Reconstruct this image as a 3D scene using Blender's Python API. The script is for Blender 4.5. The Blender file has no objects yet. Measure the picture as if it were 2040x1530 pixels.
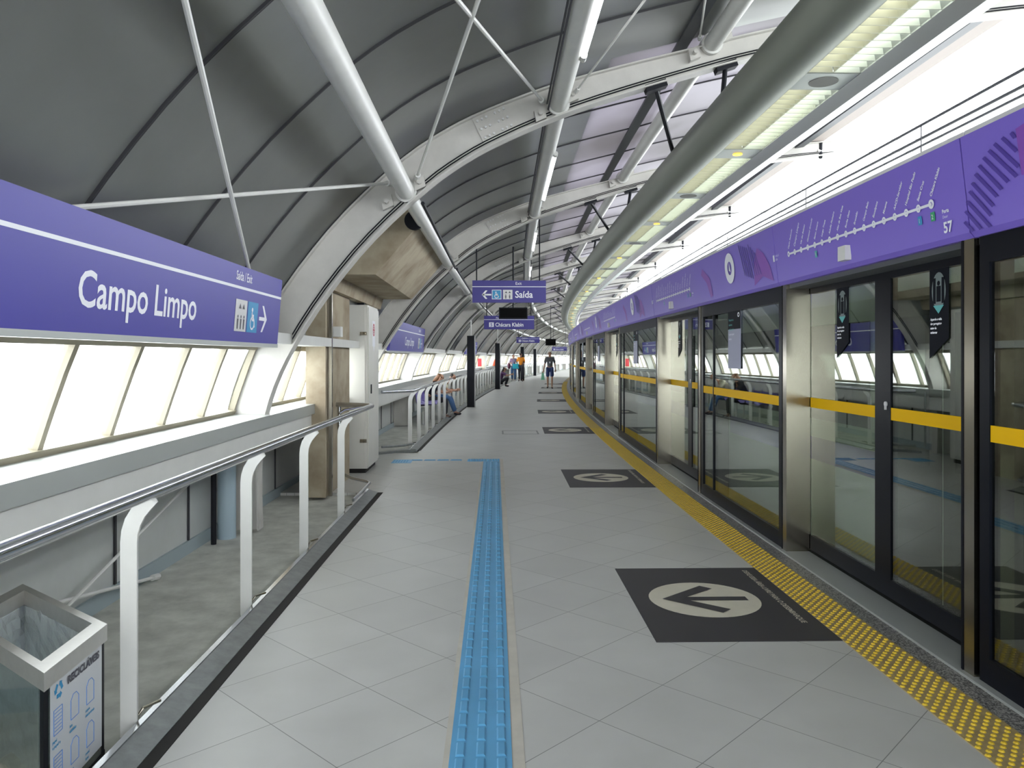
import bpy, math, random
from mathutils import Vector, Matrix
random.seed(7)
PI = math.pi
SC = bpy.context.scene
COL = SC.collection

# ------------------------------------------------------------------ camera, sky, exposure
cam_d = bpy.data.cameras.new('camera')
cam = bpy.data.objects.new('camera', cam_d); COL.objects.link(cam)
cam.location = (0, 0, 1.5)
cam.rotation_euler = (PI / 2, 0, -math.atan(33 / 1520))
cam_d.sensor_width = 36; cam_d.lens = 36 * 1520 / 2040
cam_d.shift_y = -54 / 2040
cam_d.clip_start = 0.05; cam_d.clip_end = 2000
SC.camera = cam
w = bpy.data.worlds.new('sky'); SC.world = w; w.use_nodes = True
wn = w.node_tree.nodes; bg = wn['Background']
bg.inputs[0].default_value = (0.93, 0.97, 1.0, 1); bg.inputs[1].default_value = 2.4
SC.view_settings.view_transform = 'Standard'; SC.view_settings.look = 'None'
SC.view_settings.exposure = 1.9; SC.view_settings.gamma = 1
SC.view_settings.use_curve_mapping = False
SC.cycles.max_bounces = 10; SC.cycles.diffuse_bounces = 5; SC.cycles.glossy_bounces = 5
SC.cycles.transparent_max_bounces = 16; SC.cycles.sample_clamp_indirect = 6

# ------------------------------------------------------------------ materials
def mat(name, col, rough=.5, metal=0, emit=None, estr=1, noise=0, nscale=8, bump=0, coat=0, spec=.5):
    m = bpy.data.materials.new(name); m.use_nodes = True
    nt = m.node_tree; b = nt.nodes['Principled BSDF']
    c = (*col, 1)
    b.inputs['Base Color'].default_value = c; b.inputs['Roughness'].default_value = rough
    b.inputs['Metallic'].default_value = metal; b.inputs['Specular IOR Level'].default_value = spec
    if coat: b.inputs['Coat Weight'].default_value = coat; b.inputs['Coat Roughness'].default_value = .08
    if emit: b.inputs['Emission Color'].default_value = (*emit, 1); b.inputs['Emission Strength'].default_value = estr
    if noise or bump:
        g = nt.nodes.new('ShaderNodeNewGeometry')
        n = nt.nodes.new('ShaderNodeTexNoise'); n.inputs['Scale'].default_value = nscale
        n.inputs['Detail'].default_value = 6; n.inputs['Roughness'].default_value = .62
        nt.links.new(g.outputs['Position'], n.inputs['Vector'])
        if noise:
            r = nt.nodes.new('ShaderNodeMapRange'); r.inputs[1].default_value = .3; r.inputs[2].default_value = .7
            r.inputs[3].default_value = 1 - noise; r.inputs[4].default_value = 1 + noise * .5
            v = nt.nodes.new('ShaderNodeVectorMath'); v.operation = 'SCALE'; v.inputs[0].default_value = col
            nt.links.new(n.outputs['Fac'], r.inputs[0]); nt.links.new(r.outputs[0], v.inputs['Scale'])
            nt.links.new(v.outputs[0], b.inputs['Base Color'])
        if bump:
            bp = nt.nodes.new('ShaderNodeBump'); bp.inputs['Strength'].default_value = bump; bp.inputs['Distance'].default_value = .01
            nt.links.new(n.outputs['Fac'], bp.inputs['Height']); nt.links.new(bp.outputs[0], b.inputs['Normal'])
    return m

def glass(name, tint, refl_ior=1.8, boost=1.0, base=0.0, rough=0.0):
    """thin pane: tinted see-through with a mirror-like surface that strengthens at grazing angles"""
    m = bpy.data.materials.new(name); m.use_nodes = True; nt = m.node_tree; nt.nodes.clear()
    o = nt.nodes.new('ShaderNodeOutputMaterial'); mx = nt.nodes.new('ShaderNodeMixShader')
    t = nt.nodes.new('ShaderNodeBsdfTransparent'); t.inputs[0].default_value = (*tint, 1)
    g = nt.nodes.new('ShaderNodeBsdfGlossy'); g.inputs['Roughness'].default_value = rough
    g.inputs[0].default_value = (.92, .95, .93, 1)
    f = nt.nodes.new('ShaderNodeLayerWeight'); f.inputs['Blend'].default_value = .5
    pw = nt.nodes.new('ShaderNodeMath'); pw.operation = 'POWER'; pw.inputs[1].default_value = 4.0
    nt.links.new(f.outputs['Facing'], pw.inputs[0])
    f0 = ((refl_ior - 1) / (refl_ior + 1)) ** 2 * boost + base
    a = nt.nodes.new('ShaderNodeMath'); a.operation = 'MULTIPLY_ADD'; a.use_clamp = True
    a.inputs[1].default_value = 1 - f0; a.inputs[2].default_value = f0
    nt.links.new(pw.outputs[0], a.inputs[0]); nt.links.new(a.outputs[0], mx.inputs[0])
    nt.links.new(t.outputs[0], mx.inputs[1]); nt.links.new(g.outputs[0], mx.inputs[2])
    nt.links.new(mx.outputs[0], o.inputs[0])
    return m

def floor_mat():
    m = mat('grey_porcelain', (.45, .46, .445), .34)
    nt = m.node_tree; N = nt.nodes; L = nt.links; b = N['Principled BSDF']
    g = N.new('ShaderNodeNewGeometry')
    rot = N.new('ShaderNodeVectorRotate'); rot.rotation_type = 'Z_AXIS'; rot.inputs['Angle'].default_value = -PI / 4
    L.new(g.outputs['Position'], rot.inputs['Vector'])
    sub = N.new('ShaderNodeVectorMath'); sub.operation = 'SUBTRACT'; sub.inputs[1].default_value = (3.47, 1.44, 0)
    dv = N.new('ShaderNodeVectorMath'); dv.operation = 'SCALE'; dv.inputs['Scale'].default_value = 1 / .475
    L.new(rot.outputs[0], sub.inputs[0]); L.new(sub.outputs[0], dv.inputs[0])
    sp = N.new('ShaderNodeSeparateXYZ'); L.new(dv.outputs[0], sp.inputs[0])
    ds = []
    for k in (0, 1):
        a = N.new('ShaderNodeMath'); a.operation = 'PINGPONG'; a.inputs[1].default_value = .5
        L.new(sp.outputs[k], a.inputs[0]); ds.append(a)
    mn = N.new('ShaderNodeMath'); mn.operation = 'MINIMUM'
    L.new(ds[0].outputs[0], mn.inputs[0]); L.new(ds[1].outputs[0], mn.inputs[1])
    r = N.new('ShaderNodeMapRange'); r.inputs[1].default_value = .002; r.inputs[2].default_value = .005
    L.new(mn.outputs[0], r.inputs[0])
    fl = N.new('ShaderNodeVectorMath'); fl.operation = 'FLOOR'; L.new(dv.outputs[0], fl.inputs[0])
    wnz = N.new('ShaderNodeTexWhiteNoise'); L.new(fl.outputs[0], wnz.inputs['Vector'])
    n = N.new('ShaderNodeTexNoise'); n.inputs['Scale'].default_value = 2.3; n.inputs['Detail'].default_value = 8
    L.new(g.outputs['Position'], n.inputs['Vector'])
    k1 = N.new('ShaderNodeMapRange'); k1.inputs[3].default_value = .965; k1.inputs[4].default_value = 1.035
    L.new(wnz.outputs[0], k1.inputs[0])
    k2 = N.new('ShaderNodeMapRange'); k2.inputs[1].default_value = .3; k2.inputs[2].default_value = .7
    k2.inputs[3].default_value = .93; k2.inputs[4].default_value = 1.07; L.new(n.outputs[0], k2.inputs[0])
    mu = N.new('ShaderNodeMath'); mu.operation = 'MULTIPLY'; L.new(k1.outputs[0], mu.inputs[0]); L.new(k2.outputs[0], mu.inputs[1])
    sc = N.new('ShaderNodeVectorMath'); sc.operation = 'SCALE'; sc.inputs[0].default_value = (.52, .52, .495)
    L.new(mu.outputs[0], sc.inputs['Scale'])
    mx = N.new('ShaderNodeMix'); mx.data_type = 'RGBA'; mx.inputs[6].default_value = (.16, .16, .15, 1)
    L.new(r.outputs[0], mx.inputs[0]); L.new(sc.outputs[0], mx.inputs[7]); L.new(mx.outputs[2], b.inputs['Base Color'])
    rr = N.new('ShaderNodeMapRange'); rr.inputs[1].default_value = .3; rr.inputs[2].default_value = .7
    rr.inputs[3].default_value = .3; rr.inputs[4].default_value = .45; L.new(n.outputs[0], rr.inputs[0]); L.new(rr.outputs[0], b.inputs['Roughness'])
    return m

def granite_mat():
    m = mat('speckled_granite', (.12, .12, .12), .3)
    nt = m.node_tree; N = nt.nodes; L = nt.links
    g = N.new('ShaderNodeNewGeometry'); v = N.new('ShaderNodeTexVoronoi'); v.inputs['Scale'].default_value = 170
    L.new(g.outputs['Position'], v.inputs['Vector'])
    r = N.new('ShaderNodeValToRGB'); e = r.color_ramp.elements
    e[0].position = .25; e[0].color = (.03, .03, .03, 1); e[1].position = .8; e[1].color = (.4, .39, .37, 1)
    s = N.new('ShaderNodeSeparateColor'); L.new(v.outputs['Color'], s.inputs[0])
    L.new(s.outputs[0], r.inputs[0]); L.new(r.outputs[0], N['Principled BSDF'].inputs['Base Color'])
    return m

def concrete_mat(name, col, rust=.5):
    m = mat(name, col, .85)
    nt = m.node_tree; N = nt.nodes; L = nt.links; b = N['Principled BSDF']
    g = N.new('ShaderNodeNewGeometry')
    n = N.new('ShaderNodeTexNoise'); n.inputs['Scale'].default_value = 2.6; n.inputs['Detail'].default_value = 4; n.inputs['Roughness'].default_value = .6
    L.new(g.outputs['Position'], n.inputs['Vector'])
    r = N.new('ShaderNodeValToRGB'); e = r.color_ramp.elements
    e[0].position = .25; e[0].color = (col[0] * .55, col[1] * .48, col[2] * .42, 1); e[1].position = .6; e[1].color = (*col, 1)
    L.new(n.outputs[0], r.inputs[0]); L.new(r.outputs[0], b.inputs['Base Color'])
    bp = N.new('ShaderNodeBump'); bp.inputs['Strength'].default_value = .15; L.new(n.outputs[0], bp.inputs['Height']); L.new(bp.outputs[0], b.inputs['Normal'])
    return m

M = {}
M['floor'] = floor_mat()
M['granite'] = granite_mat()
M['ledge'] = mat('worn_concrete_ledge', (.56, .565, .51), .7, noise=.3, nscale=5, bump=.2)
M['roof'] = mat('grey_roof_sheet', (.27, .28, .27), .33, .55, noise=.1, nscale=1.2)
def sheet_mat():  # patchy translucency added to brighten the roof underside
    m = mat('brightened_roof_sheet', (.30, .29, .30), .35, .3); nt = m.node_tree; N = nt.nodes; L = nt.links
    tr = N.new('ShaderNodeBsdfTranslucent'); mx = N.new('ShaderNodeMixShader'); mx.inputs[0].default_value = .5
    g = N.new('ShaderNodeNewGeometry'); n = N.new('ShaderNodeTexNoise'); n.inputs['Scale'].default_value = .55; n.inputs['Detail'].default_value = 3
    r = N.new('ShaderNodeValToRGB'); e = r.color_ramp.elements; e[0].position = .38; e[0].color = (.034, .030, .032, 1); e[1].position = .62; e[1].color = (.088, .080, .094, 1)
    L.new(g.outputs['Position'], n.inputs['Vector']); L.new(n.outputs['Fac'], r.inputs[0]); L.new(r.outputs[0], tr.inputs[0])
    L.new(N['Principled BSDF'].outputs[0], mx.inputs[1]); L.new(tr.outputs[0], mx.inputs[2]); L.new(mx.outputs[0], N['Material Output'].inputs[0]); return m
M['sheet'] = sheet_mat()
M['seam'] = mat('dark_roof_seam', (.03, .03, .035), .5)
M['white'] = mat('white_painted_steel', (.66, .66, .63), .38, noise=.06, nscale=5)
M['ribpaint'] = mat('aged_white_rib_paint', (.54, .525, .49), .42, noise=.12, nscale=3)
M['white2'] = mat('offwhite_panel', (.60, .60, .57), .5, noise=.05, nscale=4)
M['cabinet'] = mat('cream_cabinet_paint', (.66, .65, .60), .4, noise=.04, nscale=3)
M['sill'] = mat('grey_sill_metal', (.42, .44, .42), .35, .3)
M['wallp'] = mat('grey_wall_panel', (.58, .60, .58), .35, .25, noise=.08, nscale=2)
M['frame'] = mat('beige_window_frame', (.30, .27, .20), .5)
M['steel'] = mat('brushed_steel', (.31, .285, .235), .22, 1.0, noise=.05, nscale=40)
M['binsteel'] = mat('satin_bin_steel', (.66, .65, .62), .38, .85, noise=.05, nscale=30)
M['chrome'] = mat('polished_rail_steel', (.55, .57, .60), .18, 1.0)
M['curb'] = mat('galvanised_curb', (.32, .34, .34), .4, .7, noise=.2, nscale=14)
M['skirt'] = mat('blue_grey_skirting', (.30, .36, .38), .5)
M['pipeblue'] = mat('blue_grey_pipe', (.36, .46, .52), .45)
M['black'] = mat('black_frame', (.004, .005, .009), .35, spec=.12)
M['dullblack'] = mat('dull_black', (.015, .014, .013), .8)
M['blackm'] = mat('matt_black_steel', (.010, .011, .015), .6, spec=.2)
M['screen'] = mat('black_screen', (.002, .002, .002), .6, spec=.08)
M['track'] = mat('dark_trackbed', (.045, .045, .043), .9, noise=.3, nscale=3)
M['farwall'] = concrete_mat('grey_far_wall', (.22, .23, .20))
M['railsteel'] = mat('rail_steel', (.2, .18, .16), .4, .8)
M['psd'] = glass('screen_door_glass', (.70, .74, .68), 1.75, 1.0, .05)
M['winglass'] = glass('window_glass', (.93, .95, .95), 1.3, 1, 0)
M['binglass'] = glass('bin_clear_panel', (.80, .84, .84), 1.45, 1, .06, .08)
M['yellowtape'] = mat('yellow_band', (.72, .42, .0), .6, spec=.15)
M['purple'] = mat('violet_sign_panel', (.060, .052, .32), .42, noise=.0)
M['purple3'] = mat('violet_hanging_panel', (.042, .034, .22), .5)
M['purple2'] = mat('violet_fascia_panel', (.19, .125, .58), .38)
M['dpurple'] = mat('deep_violet_print', (.06, .025, .30), .45)
M['magenta'] = mat('magenta_violet_print', (.22, .06, .42), .45)
M['print'] = mat('white_print', (.80, .81, .86), .5)
M['cyan'] = mat('blue_pictogram', (.03, .27, .52), .45)
M['greyic'] = mat('grey_pictogram', (.62, .62, .62), .5)
M['darkic'] = mat('dark_pictogram', (.08, .08, .1), .5)
M['teal'] = mat('teal_print', (.10, .42, .42), .5)
M['green'] = mat('green_print', (.03, .35, .15), .5)
M['sticker'] = mat('black_sticker', (.006, .007, .012), .6, spec=.1)
M['stickerg'] = mat('grey_green_print', (.16, .2, .2), .5)
M['lilac'] = mat('lilac_sticker', (.30, .31, .42), .5)
M['blue'] = mat('blue_tactile_rubber', (.12, .39, .66), .36, noise=.12, nscale=2.5)
M['yellow'] = mat('yellow_tactile_rubber', (.42, .32, .15), .5, noise=.22, nscale=30)
M['ydot'] = mat('yellow_tactile_dots', (.72, .50, .03), .4, noise=.15, nscale=9)
M['decal'] = mat('charcoal_floor_vinyl', (.030, .027, .032), .5, noise=.15, nscale=3)
M['cream'] = mat('cream_floor_print', (.66, .62, .50), .5, noise=.08, nscale=6)
M['dirt'] = mat('worn_adhesive', (.56, .53, .46), .6, noise=.1, nscale=8)
M['concrete'] = concrete_mat('stained_concrete', (.40, .345, .25))
M['duct'] = mat('grey_green_duct', (.22, .235, .20), .48, .5)
M['reflector'] = mat('aluminium_reflector', (.56, .57, .58), .26, .95)
M['louvre'] = mat('louvre_cream', (.62, .62, .52), .4, .3)
M['glow'] = mat('fluorescent_glow', (.9, .92, .8), .5, emit=(1, 1, .86), estr=.8)
M['glowc'] = mat('cool_fluorescent_glow', (.9, .92, .9), .5, emit=(.86, .97, 1), estr=1.3)
M['tube'] = mat('lit_tube', (1, 1, 1), .4, emit=(.95, .97, 1), estr=3.0)
M['amber'] = mat('amber_lamp', (.9, .5, .05), .4, emit=(1, .55, .05), estr=.7)
M['grille'] = mat('speaker_grille', (.22, .21, .20), .6)
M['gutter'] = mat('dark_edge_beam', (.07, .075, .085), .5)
M['pinkbeam'] = mat('beige_roof_beam', (.46, .39, .37), .5)
M['wire'] = mat('dark_wire', (.05, .05, .06), .5)
def bag_mat():
    m = mat('crinkled_plastic', (.72, .76, .78), .18, bump=1.0, nscale=14); nt = m.node_tree; N = nt.nodes; L = nt.links
    tr = N.new('ShaderNodeBsdfTransparent'); mx = N.new('ShaderNodeMixShader'); mx.inputs[0].default_value = .52
    L.new(tr.outputs[0], mx.inputs[1]); L.new(N['Principled BSDF'].outputs[0], mx.inputs[2]); L.new(mx.outputs[0], N['Material Output'].inputs[0]); return m
M['bag'] = bag_mat()
M['litter'] = mat('bin_litter', (.42, .40, .33), .8, noise=.4, nscale=20, bump=.6)
M['seat'] = mat('lilac_plastic_seat', (.27, .22, .60), .35)
M['red'] = mat('red_print', (.55, .03, .04), .5)
M['hatch'] = mat('hatch_line', (.25, .25, .24), .6)
M['skin'] = mat('skin', (.48, .27, .18), .55)
M['skin2'] = mat('brown_skin', (.28, .14, .085), .55)
M['hair'] = mat('dark_hair', (.03, .02, .015), .6)
M['hairb'] = mat('brown_hair', (.20, .09, .04), .6)
for k, c in dict(greytee=(.13, .135, .15), blueshort=(.035, .06, .18), orange=(.80, .28, .015), dark=(.02, .02, .028), plum=(.10, .04, .12),
                 jeans=(.06, .14, .30), creamshirt=(.68, .64, .48), tealbag=(.02, .33, .42), whiteshoe=(.7, .7, .72), floral=(.25, .17, .28),
                 redtee=(.60, .12, .05), lightblue=(.35, .5, .65), maroon=(.12, .03, .06), greenbag=(.25, .62, .42), pinkskin=(.6, .35, .3)).items():
    M[k] = mat('cloth_' + k, c, .8)

# ------------------------------------------------------------------ geometry helpers
S0, R = 6.0, 350.0
def T(x, s, z=0):
    """platform coordinates (offset to the right, distance along the curved platform) -> world"""
    if s <= S0: return Vector((x, s, z))
    p = (s - S0) / R
    return Vector((R - (R - x) * math.cos(p), S0 + (R - x) * math.sin(p), z))
def ang(s): return 0 if s <= S0 else -(s - S0) / R
def steps(a, b, d=1.0):
    n = max(1, math.ceil((b - a) / d)); return [a + (b - a) * i / n for i in range(n + 1)]

class MB:
    def __init__(s): s.v = []; s.f = []
    def add(s, vs, fs):
        o = len(s.v); s.v += [tuple(v) for v in vs]; s.f += [tuple(i + o for i in f) for f in fs]; return s
    def box(s, x0, x1, y0, y1, z0, z1):
        v = [(x, y, z) for z in (z0, z1) for y in (y0, y1) for x in (x0, x1)]
        return s.add(v, [(0, 2, 3, 1), (4, 5, 7, 6), (0, 1, 5, 4), (2, 6, 7, 3), (0, 4, 6, 2), (1, 3, 7, 5)])
    def obox(s, c, u, v, w_):
        c, u, v, w_ = map(Vector, (c, u, v, w_))
        p = [c + a * u + b * v + d * w_ for d in (-1, 1) for b in (-1, 1) for a in (-1, 1)]
        return s.add(p, [(0, 2, 3, 1), (4, 5, 7, 6), (0, 1, 5, 4), (2, 6, 7, 3), (0, 4, 6, 2), (1, 3, 7, 5)])
    def poly(s, pts): return s.add(pts, [tuple(range(len(pts)))])
    def prism(s, pts, d):
        """closed planar polygon pushed along vector d"""
        n = len(pts); d = Vector(d); a = [Vector(p) for p in pts]; b = [p + d for p in a]
        return s.add(a + b, [tuple(range(n))[::-1], tuple(range(n, 2 * n))] + [(i, (i + 1) % n, n + (i + 1) % n, n + i) for i in range(n)])
    def tube(s, path, r, n=8, cap=True, r2=None):
        P = [Vector(p) for p in path]; rings = []; up = None
        for i, p in enumerate(P):
            d = (P[min(i + 1, len(P) - 1)] - P[max(i - 1, 0)]).normalized()
            if up is None: up = d.orthogonal().normalized()
            else: up = (up - d * up.dot(d)).normalized()
            q = d.cross(up); rr = r if r2 is None else r + (r2 - r) * i / (len(P) - 1)
            rings.append([p + (up * math.cos(2 * PI * k / n) + q * math.sin(2 * PI * k / n)) * rr for k in range(n)])
        vs = [v for g in rings for v in g]; fs = []
        for i in range(len(P) - 1):
            for k in range(n): fs.append((i * n + k, i * n + (k + 1) % n, (i + 1) * n + (k + 1) % n, (i + 1) * n + k))
        if cap: fs += [tuple(range(n))[::-1], tuple(range((len(P) - 1) * n, len(P) * n))]
        return s.add(vs, fs)
    def sweep(s, prof, ss, closed=True, cap=True):
        """profile of (x, z) points swept along the platform line"""
        n = len(prof); vs = [T(x, q, z) for q in ss for x, z in prof]; fs = []; m = n if closed else n - 1
        for i in range(len(ss) - 1):
            for k in range(m): fs.append((i * n + k, i * n + (k + 1) % n, (i + 1) * n + (k + 1) % n, (i + 1) * n + k))
        if closed and cap: fs += [tuple(range(n))[::-1], tuple(range((len(ss) - 1) * n, len(ss) * n))]
        return s.add(vs, fs)
    def disc(s, c, u, v, r, n=28, r_in=0):
        c, u, v = Vector(c), Vector(u), Vector(v)
        o = [c + (u * math.cos(2 * PI * k / n) + v * math.sin(2 * PI * k / n)) * r for k in range(n)]
        if not r_in: return s.poly(o)
        i_ = [c + (u * math.cos(2 * PI * k / n) + v * math.sin(2 * PI * k / n)) * r_in for k in range(n)]
        return s.add(o + i_, [(k, (k + 1) % n, n + (k + 1) % n, n + k) for k in range(n)])
    def ball(s, c, r, n=10, m=6, sc=(1, 1, 1)):
        c = Vector(c); vs = [c + Vector((0, 0, r * sc[2]))]; fs = []
        for j in range(1, m):
            t = PI * j / m
            vs += [c + Vector((r * sc[0] * math.sin(t) * math.cos(2 * PI * k / n), r * sc[1] * math.sin(t) * math.sin(2 * PI * k / n), r * sc[2] * math.cos(t))) for k in range(n)]
        vs.append(c - Vector((0, 0, r * sc[2]))); l = len(vs) - 1
        fs += [(0, 1 + k, 1 + (k + 1) % n) for k in range(n)]
        for j in range(m - 2):
            a = 1 + j * n; fs += [(a + k, a + n + k, a + n + (k + 1) % n, a + (k + 1) % n) for k in range(n)]
        a = 1 + (m - 2) * n; fs += [(a + k, l, a + (k + 1) % n) for k in range(n)]
        return s.add(vs, fs)
    def build(s, name, m, parent=None, smooth=False):
        me = bpy.data.meshes.new(name); me.from_pydata(s.v, [], s.f)
        me.materials.append(m if not isinstance(m, str) else M[m])
        if smooth:
            me.polygons.foreach_set('use_smooth', [True] * len(me.polygons))
            try: me.set_sharp_from_angle(angle=.7)
            except Exception: pass
        me.update()
        o = bpy.data.objects.new(name, me); COL.objects.link(o)
        if parent is not None:
            o.parent = parent
        return o

def shift(mb, loc):
    l = Vector(loc); mb.v = [tuple(Vector(v) - l) for v in mb.v]; return mb
def tag(o, label=None, cat=None, group=None, kind=None):
    for k, v in (('label', label), ('category', cat), ('group', group), ('kind', kind)):
        if v: o[k] = v
    return o
def thing(name, label, cat, loc=(0, 0, 0), rz=0, group=None):
    o = bpy.data.objects.new(name, None); COL.objects.link(o); o.location = loc; o.rotation_euler = (0, 0, rz)
    o.empty_display_size = .1
    return tag(o, label, cat, group)
def at(o, x, s, z=0):
    o.location = T(x, s, z); o.rotation_euler = (0, 0, ang(s)); return o
def kids(o): return KIDS.get(o.name) or [c for c in COL.objects if c.parent == o]
KIDS = {}
def freeze(o):
    KIDS[o.name] = [c for c in COL.objects if c.parent == o]
    for c in KIDS[o.name]: KIDS[c.name] = [d for d in COL.objects if d.parent == c]
    return o
def dup(o, parent=None):
    c = o.copy(); COL.objects.link(c)
    if parent is not None: c.parent = parent
    for ch in KIDS.get(o.name, ()): dup(ch, c)
    return c
ORD = ['first', 'second', 'third', 'fourth', 'fifth', 'sixth', 'seventh', 'eighth', 'ninth', 'tenth', 'eleventh', 'twelfth', 'thirteenth',
       'fourteenth', 'fifteenth', 'sixteenth', 'seventeenth', 'eighteenth', 'nineteenth', 'twentieth', 'twenty-first', 'twenty-second', 'twenty-third', 'twenty-fourth',
       'twenty-fifth', 'twenty-sixth', 'twenty-seventh', 'twenty-eighth', 'twenty-ninth', 'thirtieth'] + ['%dth' % k for k in range(31, 120)]

def text(name, body, size, parent, origin, xd, yd, m='print', bold=0, align='LEFT', squeeze=1.0, thick=.0015):
    """flat lettering; size = cap height in metres"""
    cu = bpy.data.curves.new(name, 'FONT'); cu.body = body; cu.size = size / .72; cu.align_x = align; cu.offset = bold; cu.resolution_u = 3
    ob = bpy.data.objects.new('tmp', cu); COL.objects.link(ob)
    dg = bpy.context.evaluated_depsgraph_get(); me = bpy.data.meshes.new_from_object(ob.evaluated_get(dg))
    COL.objects.unlink(ob); bpy.data.objects.remove(ob); bpy.data.curves.remove(cu)
    xd, yd, og = Vector(xd), Vector(yd), Vector(origin); n = xd.cross(yd)
    for v in me.vertices: v.co = og + xd * v.co.x * squeeze + yd * v.co.y + n * (thick + v.co.z)
    me.name = name; me.materials.clear(); me.materials.append(M[m])
    o = bpy.data.objects.new(name, me); COL.objects.link(o); o.parent = parent
    return o

# ------------------------------------------------------------------ arch profile
INNER = [(-2.06, 0), (-2.07, .5), (-2.03, .89), (-1.93, 1.25), (-1.75, 1.62), (-1.45, 2.08), (-1.07, 2.54), (-.6, 2.98), (-.27, 3.22), (.06, 3.40), (.565, 3.62), (1.12, 3.81),
         (1.82, 4.02), (2.31, 4.15), (3.3, 4.36), (4.3, 4.52), (5.2, 4.62)]
def offs(pts, d):
    out = []
    for i, p in enumerate(pts):
        a = Vector(pts[max(i - 1, 0)]); b = Vector(pts[min(i + 1, len(pts) - 1)]); t = (b - a).normalized()
        dd = d(i) if callable(d) else d
        out.append((p[0] - t.y * dd, p[1] + t.x * dd))
    return out
def smooth_pts(pts, k=3):
    out = []
    for i in range(len(pts) - 1):
        p0 = Vector(pts[max(i - 1, 0)]); p1 = Vector(pts[i]); p2 = Vector(pts[i + 1]); p3 = Vector(pts[min(i + 2, len(pts) - 1)])
        for j in range(k):
            t = j / k
            q = .5 * ((2 * p1) + (p2 - p0) * t + (2 * p0 - 5 * p1 + 4 * p2 - p3) * t * t + (3 * p1 - p0 - 3 * p2 + p3) * t ** 3)
            out.append((q.x, q.y))
    out.append(pts[-1]); return out
IN = smooth_pts(INNER, 3)
def dep(i):
    x = IN[i][0]; return .31 if x < -.6 else max(.19, .31 - (x + .6) * .05)
OUT = offs(IN, dep)
ROOF = offs(IN, lambda i: dep(i) + .11)
iw = next(i for i, p in enumerate(ROOF) if p[1] > 1.72)
pa_, pb_ = ROOF[iw - 1], ROOF[iw]; tt_ = (1.66 - pa_[1]) / (pb_[1] - pa_[1])
ROOFP = [(pa_[0] + (pb_[0] - pa_[0]) * tt_, 1.66)] + [p for p in ROOF[iw:] if p[0] < 4.99]
LEN = 128.0
RIBS = [1.7 + 5 * k for k in range(-1, 25)]

def struct(name, mb, m, smooth=False, parent=None):
    o = mb.build(name, m, parent, smooth)
    if parent is None: o['kind'] = 'structure'
    return o

# ------------------------------------------------------------------ setting: floors, walls, roof
SS = steps(-6, LEN, 2.0)
b = MB()
b.sweep([(-1.27, 0), (2.38, 0), (2.38, -.12), (-1.27, -.12)], SS)
b.sweep([(-2.4, 0), (-1.27, 0), (-1.27, -.12), (-2.4, -.12)], steps(8.45, 11.9, 1))
struct('floor', b, 'floor')
b = MB()
for a_, z_ in ((-6, 8.45), (11.9, LEN)): b.sweep([(-2.4, -.03), (-1.27, -.03), (-1.27, -.15), (-2.4, -.15)], steps(a_, z_, 2))
struct('floor_ledge', b, 'ledge')
b = MB(); b.sweep([(-2.40, -.1), (-2.40, .95), (-2.46, .95), (-2.46, -.1)], SS)
wl = struct('wall_left', b, 'wallp')
b = MB()
for s in [x for x in steps(-5.5, 60, 1.15)]:
    b.sweep([(-2.398, 0), (-2.398, .9), (-2.388, .9), (-2.388, 0)], [s, s + .025])
b.build('panel_joint', M['seam'], wl)
b = MB(); b.sweep([(-2.399, -.03), (-2.399, .07), (-2.38, .07), (-2.38, -.03)], SS); struct('baseboard_left', b, 'skirt')
b = MB(); b.sweep([(-2.02, .70), (-1.965, .70), (-1.965, .896), (-2.02, .896)], SS)
b.sweep([(-2.4, .68), (-1.965, .68), (-1.965, .70), (-2.4, .70)], SS); struct('trim_1', b, 'white2')
b = MB(); b.sweep([(-2.42, .896), (-1.93, .896), (-1.93, 1.0), (-2.42, 1.0)], SS); struct('trim_2', b, 'sill')
b = MB(); b.sweep([(-1.98, 1.0), (-1.93, 1.0), (-1.93, 1.004), (-1.98, 1.004)], SS)
b = MB(); b.sweep([(-2.14, 1.61), (-1.77, 1.61), (-1.77, 1.70), (-2.14, 1.70)], SS); struct('trim_3', b, 'white2')

# roof skin with raised seams
b = MB(); up = [(x, z + .07) for x, z in ROOFP]
ic = next(i for i, p in enumerate(ROOFP) if p[0] > .85)
b.sweep(ROOFP + up[::-1], steps(-6, 6.7, 1.25)); b.sweep(ROOFP[:ic + 1] + up[:ic + 1][::-1], steps(6.7, LEN, 1.25))
q_ = MB().sweep(ROOFP[ic:], steps(6.7, LEN, 1.25), closed=False); q_ = struct('ceiling_brightened_sheet', q_, 'sheet', smooth=True)  # right-hand roof past the near bay, made translucent to read bright
q_ = MB().sweep([(1.60, 4.25), (1.72, 4.275), (1.72, 4.31), (1.60, 4.285)], steps(-6, LEN, 2)); struct('roof_shade_strip', q_, 'gutter')  # dark strip added to paint the shade beside the right roof tube
ceil = struct('ceiling', b, 'roof', smooth=False)
for f in ceil.data.polygons: f.use_smooth = True
ceil.data.set_sharp_from_angle(angle=.6)
low = offs(ROOFP, -.02); b = MB()
s = -4.45
while s < LEN:
    for d0, wd, dr in ((0, .009, .016), (.022, .006, .010)):
        lo = offs(ROOFP, -dr); b.sweep(lo + [(x, z + .005) for x, z in ROOFP[::-1]], [s + d0, s + d0 + wd])
    s += 1.14
b.build('seam', M['seam'], ceil)
b = MB(); b.sweep([(4.55, 4.70), (4.68, 4.72), (4.68, 4.86), (4.55, 4.86)], steps(-6, LEN, 2)); struct('trim_4', b, 'gutter')
b = MB(); b.sweep([(4.70, 4.80), (4.97, 4.80), (4.97, 4.87), (4.70, 4.87)], steps(-6, LEN, 2)); struct('trim_5', b, 'pinkbeam')

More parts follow.
